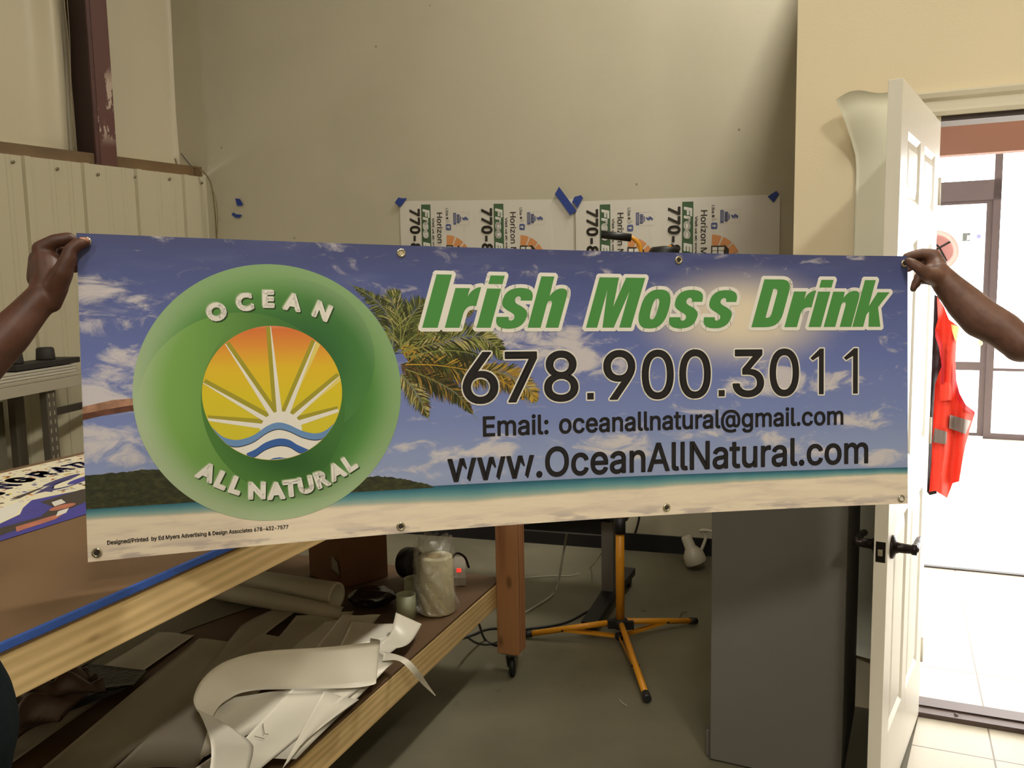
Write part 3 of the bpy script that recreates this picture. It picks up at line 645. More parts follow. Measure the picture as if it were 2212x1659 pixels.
# sun-and-waves medallion
mSunD = ink('sunrise', (230, 200, 50)); g = NG(mSunD); uvl = g.new('ShaderNodeUVMap').outputs[0]; s3 = g.new('ShaderNodeSeparateXYZ'); g.nt.links.new(uvl, s3.inputs[0])
g.col(g.ramp(g.m('DIVIDE', g.m('SUBTRACT', s3.outputs[1], .168), .2), [(0, (232, 150, 112)), (.04, (228, 124, 66)), (.22, (236, 158, 62)), (.42, (236, 196, 50)), (.7, (228, 206, 46)), (1, (222, 206, 56))]))
PR.disc((CX, CY), RI, mSunD, LY * 4, 96)
SCX, SCY = .354, .376
ray_px = [(515, 1000), (500, 785), (632, 560), (898, 460), (1168, 548), (1312, 760), (1300, 970)]
iol = ink('ray_shadow', (172, 162, 54)); iyl = ink('ray_glow', (238, 218, 120))
def clipc(p, rr_=RI - .0006):
    dx, dy = p[0] - CX, p[1] - CY; d = math.hypot(dx, dy)
    return p if d <= rr_ else (CX + dx * rr_ / d, CY + dy * rr_ / d)
for i, (zx, zy) in enumerate(ray_px):
    tx, ty = CX + (zx - 908) * 3.24e-4, CY + (zy - 855) * 3.37e-4
    dx, dy = tx - SCX, ty - SCY; l = math.hypot(dx, dy); nx, ny = -dy / l, dx / l; w0, w1 = .006, (.0008 if i in (1, 2, 3, 4, 5) else .0035)
    sg = 1 if i != 99 else 1
    off = -.0095 if i < 4 else -.0095
    up = -1 if (nx * 0 + ny) > 0 else 1
    ux, uy = (nx * up, ny * up) if i != 3 else (-1, 0)
    PR.add([clipc((SCX + ux * .001 + dx * .12, SCY + uy * .001 + dy * .12)), clipc((tx, ty)), clipc((tx + ux * .009, ty + uy * .009)), clipc((SCX + ux * .013 + dx * .12, SCY + uy * .016 + dy * .12))], [(0, 1, 2, 3)], iol, LY * 4.5)
    if i in (4, 5): PR.add([clipc((SCX - ux * .001 + dx * .2, SCY - uy * .001 + dy * .2)), clipc((tx, ty)), clipc((tx - ux * .012, ty - uy * .012))], [(0, 1, 2)], iyl, LY * 4.5)
    PR.add([(SCX + nx * w0, SCY + ny * w0), clipc((tx + nx * w1, ty + ny * w1)), clipc((tx - nx * w1, ty - ny * w1)), (SCX - nx * w0, SCY - ny * w0)], [(0, 1, 2, 3)], iw, LY * 5)
PR.disc((SCX, SCY + .006), .041, iw, LY * 5, 48)
def zz(p): return (CX + (p[0] - 908) * 3.24e-4, CY + (p[1] - 855) * 3.37e-4)
w1p = [zz(p) for p in ((545, 1065), (590, 1112), (640, 1137), (700, 1143), (780, 1120), (860, 1070), (925, 1050), (990, 1065), (1070, 1105), (1150, 1125), (1215, 1110), (1275, 1065))]
w1 = [tuple(p)[:2] for p in spline([(a, b_, 0) for a, b_ in w1p], 5)]
bot = []
for p in w1[::-1]:
    dx = p[0] - CX; bot.append((p[0], CY + math.sqrt(max(1e-8, (RI - .0008) ** 2 - dx * dx))))
PR.poly([clipc(p) for p in w1] + bot, iw, LY * 5.5)
def wave(pts, w, m, ly, dy=0):
    L = [clipc((p[0], p[1] - w + dy)) for p in pts]; R = [clipc((p[0], p[1] + w + dy)) for p in pts]; n = len(pts)
    PR.add(L + R, [(i, i + 1, n + i + 1, n + i) for i in range(n - 1)], m, ly)
ibl = ink('wave_blue', (112, 152, 204)); ibd = ink('wave_navy', (62, 104, 178)); ish = ink('wave_shadow', (60, 62, 74))
wave(w1, .0062, ish, LY * 6, .0022); wave(w1, .0065, ibl, LY * 6.5)
w2 = [tuple(p)[:2] for p in spline([(*zz(p), 0) for p in ((735, 1228), (790, 1205), (850, 1168), (925, 1148), (990, 1158), (1040, 1190), (1110, 1225))], 5)]
wave(w2, .0065, ish, LY * 6, .0022); wave(w2, .0070, ibd, LY * 6.5)
PR.poly([clipc(zz(p)) for p in ((870, 1262), (895, 1243), (930, 1240), (965, 1246), (985, 1262))], ibd, LY * 6.5)
# logo lettering on arcs
idk = ink('letter_shadow', (44, 74, 36)); igl = ink('letter_glow', (150, 178, 128))
def arc_letter(ch, X, Y, ang, cap):
    vs, fs, ed = text_geo(ch, 1.0, False); x0 = min(v[0] for v in vs); x1 = max(v[0] for v in vs); cxx = (x0 + x1) / 2; s_ = cap / CAPH; ca_, sa_ = math.cos(ang), math.sin(ang)
    for dx, dy, m, ly, bd in ((.0022, .0026, idk, LY * 4, .0030), (-.0022, -.0024, igl, LY * 3.6, .0024), (0, 0, iw, LY * 5, .0029)):
        P = []
        for v in vs:
            a = (v[0] - cxx) * s_ * 1.0; b_ = -(v[1] - CAPH / 2) * s_
            P.append((X + dx + a * ca_ - b_ * sa_, Y + dy + a * sa_ + b_ * ca_))
        PR.add(P, fs, m, ly); PR.stroke([(P[a], P[b_]) for a, b_ in ed], bd, m, ly)
for ch, X, Y, a in (('O', .238, .142, -.36), ('C', .2905, .1225, -.17), ('E', .336, .1155, -.0), ('A', .383, .1215, .17), ('N', .441, .139, .42)): arc_letter(ch, X, Y, a, .0300)
for ch, X, Y, a in (('A', .212, .4555, .50), ('L', .240, .4735, .47), ('L', .266, .4855, .40), ('N', .3045, .4985, .05), ('A', .3415, .5015, .0), ('T', .370, .4985, -.07), ('U', .4, .4935, -.18), ('R', .4325, .4835, -.30), ('A', .462, .4690, -.42), ('L', .4895, .4535, -.55)): arc_letter(ch, X, Y, a, .0300)
# title, phone number, addresses, printer's line
HT = .1135
PHONE = [(ch,) + x for ch, x in zip('678.900.3011', [(0.7337, 0.8136), (0.8288, 0.9028), (0.9189, 0.9994), (1.0192, 1.0369), (1.059, 1.1363), (1.1521, 1.2307), (1.2445, 1.323), (1.3416, 1.3591), (1.3778, 1.4577), (1.4718, 1.5471), (1.5762, 1.6108), (1.6623, 1.6988)])]
for ch, X in (('I', .647), ('r', .696), ('i', .766), ('s', .8045), ('h', .8815), ('M', 1.018), ('o', 1.136), ('s', 1.2135), ('s', 1.299), ('D', 1.425), ('r', 1.509), ('i', 1.571), ('n', 1.610), ('k', 1.684)):
    glyph(PR, ch, X, .1725, HT, ignv, LY * 5, .0082, iw, LY * 4)
fm = lambda X, Y: (lambda x, y: (X + x, Y - y))
for ch, X0_, X1_ in PHONE:
    if ch == '1':
        w_ = X1_ - X0_; q = [(X1_ - .0125, .335), (X1_, .335), (X1_, .2245), (X1_ - .010, .2245), (X0_, .247), (X0_ + .006, .253), (X1_ - .0125, .243)]
        PR.poly(q, iblk, LY * 5); PR.poly(q, iw, LY * 4); PR.stroke(list(zip(q, q[1:] + q[:1])), .0032, iw, LY * 4)
    elif ch == '.':
        q = [(X0_ + .001, .335), (X1_ - .001, .335), (X1_ - .001, .320), (X0_ + .001, .320)]; PR.poly(q, iblk, LY * 5); PR.poly(q, iw, LY * 4); PR.stroke(list(zip(q, q[1:] + q[:1])), .0032, iw, LY * 4)
    else: text_on(PR, ch, iblk, LY * 5, fm(X0_ + .002, .335), width=X1_ - X0_ - .004, cap=.108, bold=.0022, outline=(.0032, iw, LY * 4))
text_on(PR, 'Email:', iblk, LY * 5, fm(.779, .409), width=.148, cap=.042, bold=.0013)
text_on(PR, 'oceanallnatural@gmail.com', iblk, LY * 5, fm(.9545, .409), width=.706, cap=.042, bold=.0013)
text_on(PR, 'www.OceanAllNatural.com', iblk, LY * 5, fm(.6995, .505), width=1.025, cap=.064, bold=.0018)
text_on(PR, 'Designed/Printed  by Ed Myers Advertising & Design Associates 678-432-7577', iblk, LY * 3, fm(.0335, .5805), width=.3295, cap=.0075, bold=.0003)
b = MB(); PR.realise(b, bpt, XS[1:-1])
n0 = len(b.v)
# plain white back side of the vinyl
b.grid([[bpt(x, BH * j / 6, -.0006) for x in XS] for j in range(7)], ink('back', (214, 210, 202)), smooth=False)
bo = b.build('printed_sheet', banner, fix=False); apply_uv(bo, b)
# grommets
mGrom = mat('nickel_ring', (200, 192, 170), .22, .95)
mHole = mat('hole_dark', (58, 50, 42), .9)
for gx, gy in ((.0155, .0155), (.605, .016), (1.243, .017), (1.820, .018), (1.213, .593), (.594, .595), (.0155, .594), (1.812, .597)):
    c0 = bpt(gx, gy, .0011); b = MB()
    b.lathe(c0, [(.0048, -.0012), (.0048, .0006), (.0055, .0014), (.0068, .0018), (.0085, .0014), (.0095, .0002), (.0096, -.0006)], mGrom, 28, axis=-NB)
    hm = mHole if gx not in (1.812,) else mat('hole_light', (235, 230, 225), .9)
    b.build('grommet', banner, loc=c0)
    b = MB(); b.lathe(c0, [(.0049, 0), (0, .0001)], {.605: mat('hole_see_wall', (196, 182, 150), .9)}.get(gx, hm), 20, axis=-NB); b.build('grommet_hole', banner, loc=c0, fix=False)
# ------------------------------------------------------------------ posters taped to the back wall
mPap = mat('poster_paper', (206, 200, 188), .55, noise=.03, nscale=3); pk = mat('poster_black', (40, 34, 22), .5); pg_ = mat('poster_green', (58, 88, 54), .5)
pw = mat('poster_white', (214, 212, 200), .5); pb_ = mat('poster_blue', (74, 82, 130), .5); po = mat('poster_orange', (206, 140, 84), .5); pgy = mat('poster_grey', (150, 146, 136), .5); pln = mat('poster_line', (184, 178, 164), .5)
def poster(a0, z0, w, h, label, tilt=-.035, curl=.003):
    pr = Print(); fcol = lambda cx_: (lambda X, Y: (lambda x, y: (cx_ + X + y, Y + x)))
    n = 16
    for i in range(n): pr.rect(w * i / n, 0, w * (i + 1) / n, h, mPap, 0)
    L = .0004
    for cx_ in (.067, .525):
        F = fcol(cx_); ctx = cx_
        text_on(pr, '770-8', pk, L * 2, F(0, .051), width=.243, cap=.060, bold=.0042)
        pr.rect(cx_ + .073, .022, cx_ + .133, .55, pg_, L)
        sh = lambda x, y: (ctx + .086 + y, .053 + x + .22 * y)
        text_on(pr, 'Free E', pw, L * 2, sh, width=.232, cap=.037, bold=.0042)
        text_on(pr, 'Visit us at: www.', pk, L * 2, F(.143, .102), width=.215, cap=.0125, bold=.0006)
        text_on(pr, 'Horizon M', pk, L * 2, F(.174, .071), width=.238, cap=.033, bold=.0007)
        text_on(pr, 'Like', pgy, L * 2, F(.232, .045), width=.043, cap=.014, bold=.0012)
        pr.rect(cx_ + .232, .098, cx_ + .246, .108, pk, L * 2)
        pr.poly([(cx_ + x, y) for x, y in ((.233, .110), (.247, .110), (.250, .116), (.258, .113), (.260, .118), (.250, .124), (.245, .128), (.233, .128))], pln, L * 2)
        pr.poly([(cx_ + .245 + x, .156 + y) for x, y in sup(0, 0, .017, .018, 24, 5)], pb_, L)
        text_on(pr, 'f', pw, L * 2, F(.235, .150), width=.012, cap=.019, bold=.0018)
        e = [(cx_ + x, y) for x, y in ((.276, .071), (.378, .071), (.378, .143), (.276, .143))]; pr.stroke(list(zip(e, e[1:] + e[:1])), .0007, pln, L)
        pr.rect(cx_ + .277, .073, cx_ + .295, .141, pb_, L)
        for k in range(6): pr.rect(cx_ + .282, .080 + k * .009, cx_ + .290, .086 + k * .009, pgy, L * 2)
        text_on(pr, 'BBB', pb_, L * 2, F(.300, .083), width=.050, cap=.016, bold=.0012)
        pr.rect(cx_ + .323, .094, cx_ + .327, .122, pb_, L * 2); pr.rect(cx_ + .319, .090, cx_ + .3215, .126, pb_, L * 2)
        pr.poly([(cx_ + x, y) for x, y in ((.332, .104), (.336, .098), (.346, .104), (.355, .108), (.352, .117), (.340, .114))], pb_, L * 2)
        pr.poly([(cx_ + x, y) for x, y in ((.345, .104), (.352, .094), (.361, .098), (.372, .107), (.368, .119), (.358, .112))], pb_, L * 2)
        C0 = (cx_ + .229, .360)
        for k in range(8):      # arch of orange blocks
            t0 = math.pi * (k / 8.) - math.pi / 2 + .03; t1 = t0 + math.pi / 8 - .06
            P = [(C0[0] + .158 * math.cos(t0 + (t1 - t0) * i / 5), C0[1] + .158 * math.sin(t0 + (t1 - t0) * i / 5)) for i in range(6)] + [(C0[0] + .100 * math.cos(t1 - (t1 - t0) * i / 5), C0[1] + .100 * math.sin(t1 - (t1 - t0) * i / 5)) for i in range(6)]
            pr.poly(P, po, L)
        pr.rect(cx_ + .229, .262, cx_ + .302, .458, pk, L)
        for k in range(4):
            for x0, x1 in ((.236, .262), (.268, .296)): pr.rect(cx_ + x0, .270 + k * .047, cx_ + x1, .288 + k * .047, pw, L * 2); pr.rect(cx_ + x0, .291 + k * .047, cx_ + x1, .309 + k * .047, pw, L * 2)
        pr.poly([(cx_ + x, y) for x, y in ((.300, .256), (.324, .282), (.324, .44), (.300, .458))], pk, L * 1.5)
    ct, st_ = math.cos(tilt), math.sin(tilt)
    def f3(X, Y, lay):
        a = a0 + X * ct + Y * st_ * 0; z = z0 + X * st_ - Y
        bulge = .004 + .006 * math.sin(X / w * math.pi * 3) ** 2 * min(1, Y / .3) + (curl * max(0, (X - w + .12) / .12) ** 2)
        return bw(a, z, bulge + lay)
    b_ = MB(); pr.realise(b_, f3, [w * i / n for i in range(1, n)]); o = b_.build('poster', fix=False); apply_uv(o, b_); return tag(o, label, 'poster', 'posters taped to the back wall')
poster(-.735, 2.064, 1.075, .95, 'white printed poster on back wall, left of the long blue tape strip')
poster(.352, 2.012, 1.11, .95, 'white printed poster on back wall, beside the cream office wall', tilt=-.012)
mTape = mat('blue_painters_tape', (34, 58, 132), .6, bump=.2, bscale=200)
def tape(px, label):
    P = [onplane(x, y, BWP, BN) + BN * .0145 for x, y in px]; b_ = MB(); b_.prism(P, BN * .0012, mTape); o = b_.build('tape_piece'); return tag(o, label, 'tape', 'blue tape scraps on the back wall')
tape([(511, 429), (521, 430), (528, 441), (526, 445), (515, 445)], 'upper of two small blue tape scraps left on bare wall')
tape([(503, 464), (507, 459), (513, 463), (524, 464), (525, 467), (520, 471), (511, 470)], 'lower of two small blue tape scraps left on bare wall')
tape([(855, 438), (863, 427), (873, 429), (880, 428), (880, 431), (866, 448)], 'blue tape bit at far upper left corner of the posters')
tape([(1209, 404), (1200, 420), (1233, 465), (1247, 456)], 'long slanted blue tape strip between the two posters')
tape([(1256, 422), (1261, 428), (1248, 450), (1243, 441), (1237, 438), (1242, 426)], 'short torn blue tape bit touching the long slanted strip')
tape([(1677, 413), (1683, 420), (1671, 438), (1658, 425)], 'blue tape bit at upper right corner, near cream wall')
# thin cables running up the corner of the left wall
mCab = mat('brown_cable', (104, 90, 52), .5)
def cab(px, r, m, name, label, cat='cable', grp=None, D=None, P=None):
    pts = P or [onplane(x, y, BWP + BN * D, BN) for x, y in px]
    b_ = MB(); b_.tube(spline(pts, 8), r, m, 8); o = b_.build(name); return tag(o, label, cat, grp)
cab([(372, 362), (420, 362), (440, 372), (452, 388), (457, 402), (463, 440), (468, 512), (470, 600)], .0045, mCab, 'wall_cable', 'brown cable bundle bending over liner panel corner down the back wall', D=.06)
cab([(362, 358), (366, 345), (374, 340), (380, 347), (382, 360)], .0028, mCab, 'wire_loop', 'short bent wire loop sticking up from the brown girt', 'wire', D=.02)
cab([(391, 331), (400, 343), (409, 354), (416, 361)], .0026, mat('dark_wire', (60, 56, 46), .5), 'wire', 'thin dark wire end rising beside the wall corner', 'wire', D=.02)
cab([(457, 404), (466, 430), (470, 470), (469, 512)], .002, mCab, 'thin_wire', 'very thin wire hanging beside the brown cable bundle', 'wire', D=.05)
mGW = mat('grey_wire', (128, 116, 92), .5)
for k, (xa, xb_) in enumerate(((137, 163), (142, 165))):
    Pw = [onplane(xa + (xb_ - xa) * t_ + 3 * math.sin(t_ * 5 + k), 335 * t_ - 8, LWP - LN * .13, LN) for t_ in (0, .25, .5, .75, 1)]
    cab(None, .003, mGW, 'column_wire', ('outer' if k == 0 else 'inner') + ' of two thin wires running down beside the dark steel column', 'wire', 'wires beside the steel column', P=Pw)
# ------------------------------------------------------------------ the open white door
DF = V((1.005, 2.245, 0)); DB = V((1.420, 2.885, 0)); DDir = (DF - DB).normalized(); DN = V((-DDir.y, DDir.x, 0))      # DN towards the doorway side
if DN.dot(V((1, -.6, 0))) < 0: DN = -DN
DWd = (DF - DB).length; DT = .035; DTop = 2.052
def dr(s, z, o=0.): return DB + DDir * s + DN * (o) + Z * z     # s from hinge, o outward from the doorway-side face
door = thing('door_1', 'white six-panel door standing open, seen from its edge', 'door', tuple(DB)); door['kind'] = 'structure'
b = MB(); AX = (DDir, DN, Z)
def dbox(s0, s1, z0, z1, o0, o1, bev=.002): b.box(dr((s0 + s1) / 2, (z0 + z1) / 2, (o0 + o1) / 2), (s1 - s0, abs(o1 - o0), z1 - z0), mDoor, AX, bev=bev)
dbox(.01, DWd - .01, .02, DTop - .01, -DT + .010, -.010, 0)
zs = [(.25, .86), (1.02, 1.66), (1.755, 1.935)]; cols_ = [(.11, .345), (.425, .655)]
for s0, s1 in ((0, .11), (.345, .425), (.655, DWd)): dbox(s0, s1, .01, DTop, -DT, 0, .001)
for z0, z1 in ((.01, .25), (.86, 1.02), (1.66, 1.755), (1.935, DTop)):
    dbox(.11, .345, z0, z1, -DT, 0, .0); dbox(.425, .655, z0, z1, -DT, 0, .0)
for z0, z1 in zs:
    for s0, s1 in cols_:
        for face in (0, 1):
            o_ = (lambda q: q) if face == 0 else (lambda q: -DT - q)
            r1 = [dr(s0, z0, o_(0)), dr(s1, z0, o_(0)), dr(s1, z1, o_(0)), dr(s0, z1, o_(0))]; k = .016
            r2 = [dr(s0 + k, z0 + k, o_(-.008)), dr(s1 - k, z0 + k, o_(-.008)), dr(s1 - k, z1 - k, o_(-.008)), dr(s0 + k, z1 - k, o_(-.008))]; k = .040
            r3 = [dr(s0 + k, z0 + k, o_(-.002)), dr(s1 - k, z0 + k, o_(-.002)), dr(s1 - k, z1 - k, o_(-.002)), dr(s0 + k, z1 - k, o_(-.002))]
            vs = r1 + r2 + r3; fs = [(i, (i + 1) % 4, 4 + (i + 1) % 4, 4 + i) for i in range(4)] + [(4 + i, 4 + (i + 1) % 4, 8 + (i + 1) % 4, 8 + i) for i in range(4)] + [(8, 9, 10, 11)]
            b.add(vs, fs, mDoor)
b.build('door_slab', door)
mORB = mat('oil_rubbed_bronze', (44, 36, 36), .32, .75)
for sd in (0, 1):
    o0 = 0 if sd == 0 else -DT; sg = 1 if sd == 0 else -1; c0 = dr(DWd - .065, .812, o0); ax = DN * sg
    b = MB(); b.lathe(c0, [(0, .0), (.033, 0), (.033, .004), (.029, .009), (.018, .012), (.014, .02), (.0125, .05), (.015, .052), (.015, .064), (0, .066)], mORB, 28, axis=ax)
    P = [c0 + ax * .057, c0 + ax * .058 - DDir * .03 + Z * .002, c0 + ax * .058 - DDir * .07 + Z * .004, c0 + ax * .056 - DDir * .105]
    b.tube(spline(P, 6), [.0115] * 6 + [.0105] * 6 + [.010] * 7, mORB, 12); b.build('door_handle', door, loc=c0)
b = MB(); c0 = dr(DWd + .0008, .812, -DT / 2); b.box(c0, (.0016, .025, .057), mORB, AX, bev=.0006); lp = b.build('latch_plate', door, loc=c0)
b = MB(); b.box(c0 + DDir * .005, (.010, .012, .018), mat('satin_nickel', (190, 184, 168), .3, .9), AX, bev=.002); b.build('latch_bolt', lp)
for zz_ in (.25, 1.03, 1.83):
    b = MB(); c0 = dr(-.004, zz_, .002); b.tube([c0 - Z * .045, c0 + Z * .045], .005, mDoor, 10); b.build('hinge', door, loc=c0)
# sheet of paper hanging on the office wall behind the door
mSheet = mat('translucent_liner_paper', (250, 248, 226), .5, sub=0)
rows = []
for i in range(40):
    t = i / 39; z = 2.165 - 1.95 * t; row = []
    for j in range(17):
        s = j / 16; curlf = math.exp(-((t) / .07) ** 2) * (1 - s) ** 2
        a = -.318 + .065 * min(1, t / .11) ** .8 - .005 * t + s * .21; zz_ = z + .012 * math.sin(s * 7) * (1 - t) ** 8 - .03 * curlf
        a += -.0 * curlf
        row.append(ow(a, zz_, .02 + .10 * curlf + .035 * math.sin(s * math.pi) + .02 * s))
    rows.append(row)
b = MB(); b.grid(rows, mSheet, thick=.0006); o = b.build('paper_sheet', fix=False); tag(o, 'tall pale paper sheet with curled top hanging on cream wall behind door', 'paper sheet')
b = MB(); b.prism([onplane(x, y, OWP, ON) + ON * .003 for x, y in ((1855, 287), (1869, 281), (1872, 300))], ON * .001, mat('grey_tape', (128, 116, 88), .6)); tag(b.build('tape_corner'), 'small grey triangular tape corner at the paper sheet edge', 'tape')
# ------------------------------------------------------------------ safety vest, dark bag and hard hat hanging just inside the office
mOr = mat('fluorescent_orange_cloth', (250, 70, 50), .7, bump=.25, bscale=60); mRed = mat('red_binding', (214, 40, 50), .7); mRefl = mat('reflective_strip', (130, 116, 112), .5); mMesh = mat('yellow_mesh', (252, 196, 120), .8)
def hang(poly, D, m, name, parent, thick=.012, wob=.02):
    """cloth panel from its outline at the measured distance, subdivided and gently folded"""
    vs, fs = area_tris(poly); bm = bmesh.new(); bv = [bm.verts.new((p[0], p[1], 0)) for p in vs]
    for f in fs:
        try: bm.faces.new([bv[i] for i in f])
        except ValueError: pass
    for x in range(1990, 2130, 6): bmesh.ops.bisect_plane(bm, geom=bm.verts[:] + bm.edges[:] + bm.faces[:], plane_co=(x, 0, 0), plane_no=(1, 0, 0))
    for y in range(560, 1100, 20): bmesh.ops.bisect_plane(bm, geom=bm.verts[:] + bm.edges[:] + bm.faces[:], plane_co=(0, y, 0), plane_no=(0, 1, 0))
    bm.verts.index_update(); b_ = MB()
    f3 = lambda v, q: dp(v.co.x, v.co.y, D + q + wob * math.sin(v.co.x * .16 + v.co.y * .012) + wob * .5 * math.sin(v.co.y * .03 + v.co.x * .05))
    b_.add([f3(v, 0) for v in bm.verts], [[v.index for v in f.verts] for f in bm.faces], m, True)
    b_.add([f3(v, thick) for v in bm.verts], [[v.index for v in f.verts] for f in bm.faces], m, True)
    bm.free(); return b_.build(name, parent, fix=False)
VD = 3.32
vest = thing('safety_vest', 'bright orange safety vest with grey reflective strips hanging beside the doorway', 'safety vest', tuple(dp(2055, 640, VD)))
hang([(2024, 640), (2038, 660), (2050, 690), (2072, 706), (2066, 742), (2064, 780), (2066, 822), (2073, 850), (2086, 874), (2105, 889), (2106, 893), (2098, 918), (2086, 960), (2080, 990), (2072, 1040), (2058, 1044), (2046, 1076), (2020, 1060), (2007, 1063), (2012, 1000), (2016, 900), (2020, 830), (2028, 806), (2035, 790), (2034, 750), (2026, 720), (2020, 712), (2026, 690)], VD, mOr, 'front_panel', vest)
hang([(2052, 896), (2098, 909), (2086, 938), (2050, 925)], VD - .022, mRefl, 'reflective_strip', vest, .004)
hang([(2019, 925), (2046, 933), (2044, 960), (2014, 955)], VD - .022, mRefl, 'reflective_strip', vest, .004)
hang([(2054, 700), (2072, 706), (2066, 740), (2062, 732), (2057, 716)], VD - .022, mMesh, 'mesh_panel', vest, .004)
hang([(2020, 712), (2026, 718), (2036, 745), (2040, 790), (2040, 830), (2032, 830), (2034, 790), (2028, 750), (2020, 726)], VD - .022, mRed, 'binding', vest, .004)
hang([(2062, 780), (2066, 822), (2073, 850), (2086, 874), (2105, 889), (2104, 896), (2084, 886), (2068, 862), (2060, 826)], VD - .022, mRed, 'binding', vest, .004)
hang([(2030, 825), (2052, 826), (2057, 864), (2032, 866)], VD - .02, mOr, 'pocket', vest, .006)
bag = hang([(2006, 630), (2026, 640), (2030, 700), (2040, 760), (2040, 800), (2022, 840), (2016, 930), (2014, 1000), (2024, 1066), (2008, 1070), (2000, 1060), (2002, 900), (2004, 760)], VD + .03, mat('black_nylon', (44, 38, 46), .7), 'garment', None, .03)
tag(bag, 'narrow black garment hanging behind the orange safety vest', 'garment')
b = MB(); hc = dp(2024, 540, 4.8); ax = V((.62, .62, .30)).normalized()
prof = [(.0, .115), (.05, .108), (.085, .085), (.108, .045), (.115, .0), (.150, -.008), (.150, -.014), (.112, -.008), (.104, .042), (.080, .080), (.045, .102), (0, .108)]
prof = [(r_ * .78, h_ * .78) for r_, h_ in prof]
b.lathe(hc, prof, mat('pale_pink_plastic', (236, 186, 186), .35), 36, axis=ax); hat = b.build('hard_hat', loc=hc); tag(hat, 'pale hard hat hanging on a hook beside the office doorway', 'hard hat')
b = MB(); s1 = ax.orthogonal().normalized(); s2 = ax.cross(s1)
b.tube([hc + s1 * .08 + ax * .01, hc + ax * .04, hc - s1 * .08 + ax * .01], .006, mBlack, 6); b.tube([hc + s2 * .08 + ax * .01, hc + ax * .04, hc - s2 * .08 + ax * .01], .006, mBlack, 6); b.build('suspension_strap', hat)
b = MB(); b.tube([ow(-.04, 1.80, -2.35), ow(-.01, 1.80, -2.35), ow(.0, 1.82, -2.35)], .006, mORB, 8); tag(b.build('coat_hook'), 'thin dark coat hook behind the pale hard hat', 'coat hook'); b = MB(); b.tube([ow(-.04, 1.50, -.38), ow(.03, 1.5, -.38), dp(2030, 645, 3.34)], .006, mORB, 8); tag(b.build('coat_hook'), 'thin dark coat hook above the orange safety vest', 'coat hook')
# ------------------------------------------------------------------ grey steel cabinet
mCabG = mat('grey_enamel_steel', (112, 109, 104), .85, spec=.2, bump=.03, bscale=150)
CD = V((math.cos(math.radians(-26)), math.sin(math.radians(-26)), 0)); CN = V((-CD.y, CD.x, 0)); CO = V((.612, 2.640, 0))
def cp(a, d, z): return CO + CD * a + CN * d + Z * z
cabt = thing('steel_cabinet', 'tall plain grey steel cabinet standing under the banner beside the door', 'cabinet', tuple(cp(.21, .24, 0)))
b = MB(); b.box(cp(.212, .268, .665), (.40, .52, 1.25), mCabG, (CD, CN, Z), bev=.004); b.build('body', cabt)
b = MB(); b.box(cp(.203, .27, .047), (.418, .515, .094), mCabG, (CD, CN, Z), bev=.006); b.build('base', cabt)
b = MB(); b.box(cp(.212, .002, .648), (.400, .014, 1.284), mCabG, (CD, CN, Z), bev=.003); dd = b.build('door', cabt)
b = MB(); b.box(cp(.36, -.012, 1.14), (.014, .02, .10), mORB, (CD, CN, Z), bev=.003); b.build('handle', dd)
# ------------------------------------------------------------------ yellow tripod work-light stand
mYel = mat('yellow_powder_coat', (232, 158, 36), .4); mBlkP = mat('black_plastic', (26, 25, 26), .5)
TP = V((.448, 3.556, 0)); tri = thing('tripod_stand', 'yellow steel tripod work-light stand with black feet behind the banner', 'tripod', tuple(TP))
b = MB(); b.tube([TP + Z * .095, TP + Z * .50], .0185, mYel, 20); b.tube([TP + Z * .50, TP + Z * 1.62], .0155, mYel, 20); b.build('pole', tri, loc=TP)
b = MB(); b.tube([TP + Z * .49, TP + Z * .56], .024, mBlkP, 20); b.build('collar', tri)
b = MB(); b.lathe(TP, [(0, .07), (.028, .07), (.034, .08), (.034, .105), (.026, .112), (0, .112)], mBlkP, 20); b.box(TP + V((.03, -.02, .09)), (.05, .02, .035), mBlkP); b.box(TP + V((-.035, 0, .09)), (.04, .03, .035), mBlkP); b.build('hub', tri)
b = MB(); b.lathe(TP, [(0, .02), (.02, .02), (.022, .045), (0, .05)], mBlkP, 16); b.build('lower_hub', tri)
for fx, fy in ((.049, 3.622), (.800, 3.735), (.478, 3.03)):
    F_ = V((fx, fy, .022)); d_ = (F_ - TP); d_.z = 0; L_1 = d_.length; d_.normalize(); top_ = TP + d_ * .03 + Z * .095; e_ = F_ - (F_ - top_).normalized() * .0
    b = MB(); b.tube([top_, F_], .0125, mYel, 16); lg = b.build('leg', tri)
    b = MB(); dd_ = (F_ - top_).normalized(); b.tube([F_ - dd_ * .02, F_ + dd_ * .018], .0155, mBlkP, 16); b.build('foot', lg)
    m_ = TP + d_ * L_1 * .62 + Z * (.022 + (.095 - .022) * .38); sd = V((-d_.y, d_.x, 0))
    b = MB()
    for s_ in (-1, 1):
        if s_ == 1: b = MB()
        b.box((TP + d_ * .025 + Z * .035 + m_) / 2 + sd * .009 * s_, ((m_ - TP - d_ * .025 - Z * .035).length, .003, .012), mYel, ((m_ - TP - d_ * .025 - Z * .035).normalized(), sd, (m_ - TP - d_ * .025 - Z * .035).normalized().cross(sd)))
        if s_ == 1: b.tube([m_ - sd * .016, m_ + sd * .016], .005, mBlkP, 8)
        b.build('brace', lg)
b = MB(); q = [TP + V((.085, 0, 1.60)), TP + V((.09, 0, 1.67)), TP + V((.082, 0, 1.705)), TP + V((.06, 0, 1.728)), TP + V((.03, 0, 1.738))]
b.tube(spline(q, 6), .0085, mYel, 12); hn = b.build('handle_tube', tri)
b = MB(); b.tube([TP + V((.05, 0, 1.732)), TP + V((-.072, .0, 1.748))], .0165, mBlkP, 16); b.build('grip', hn)
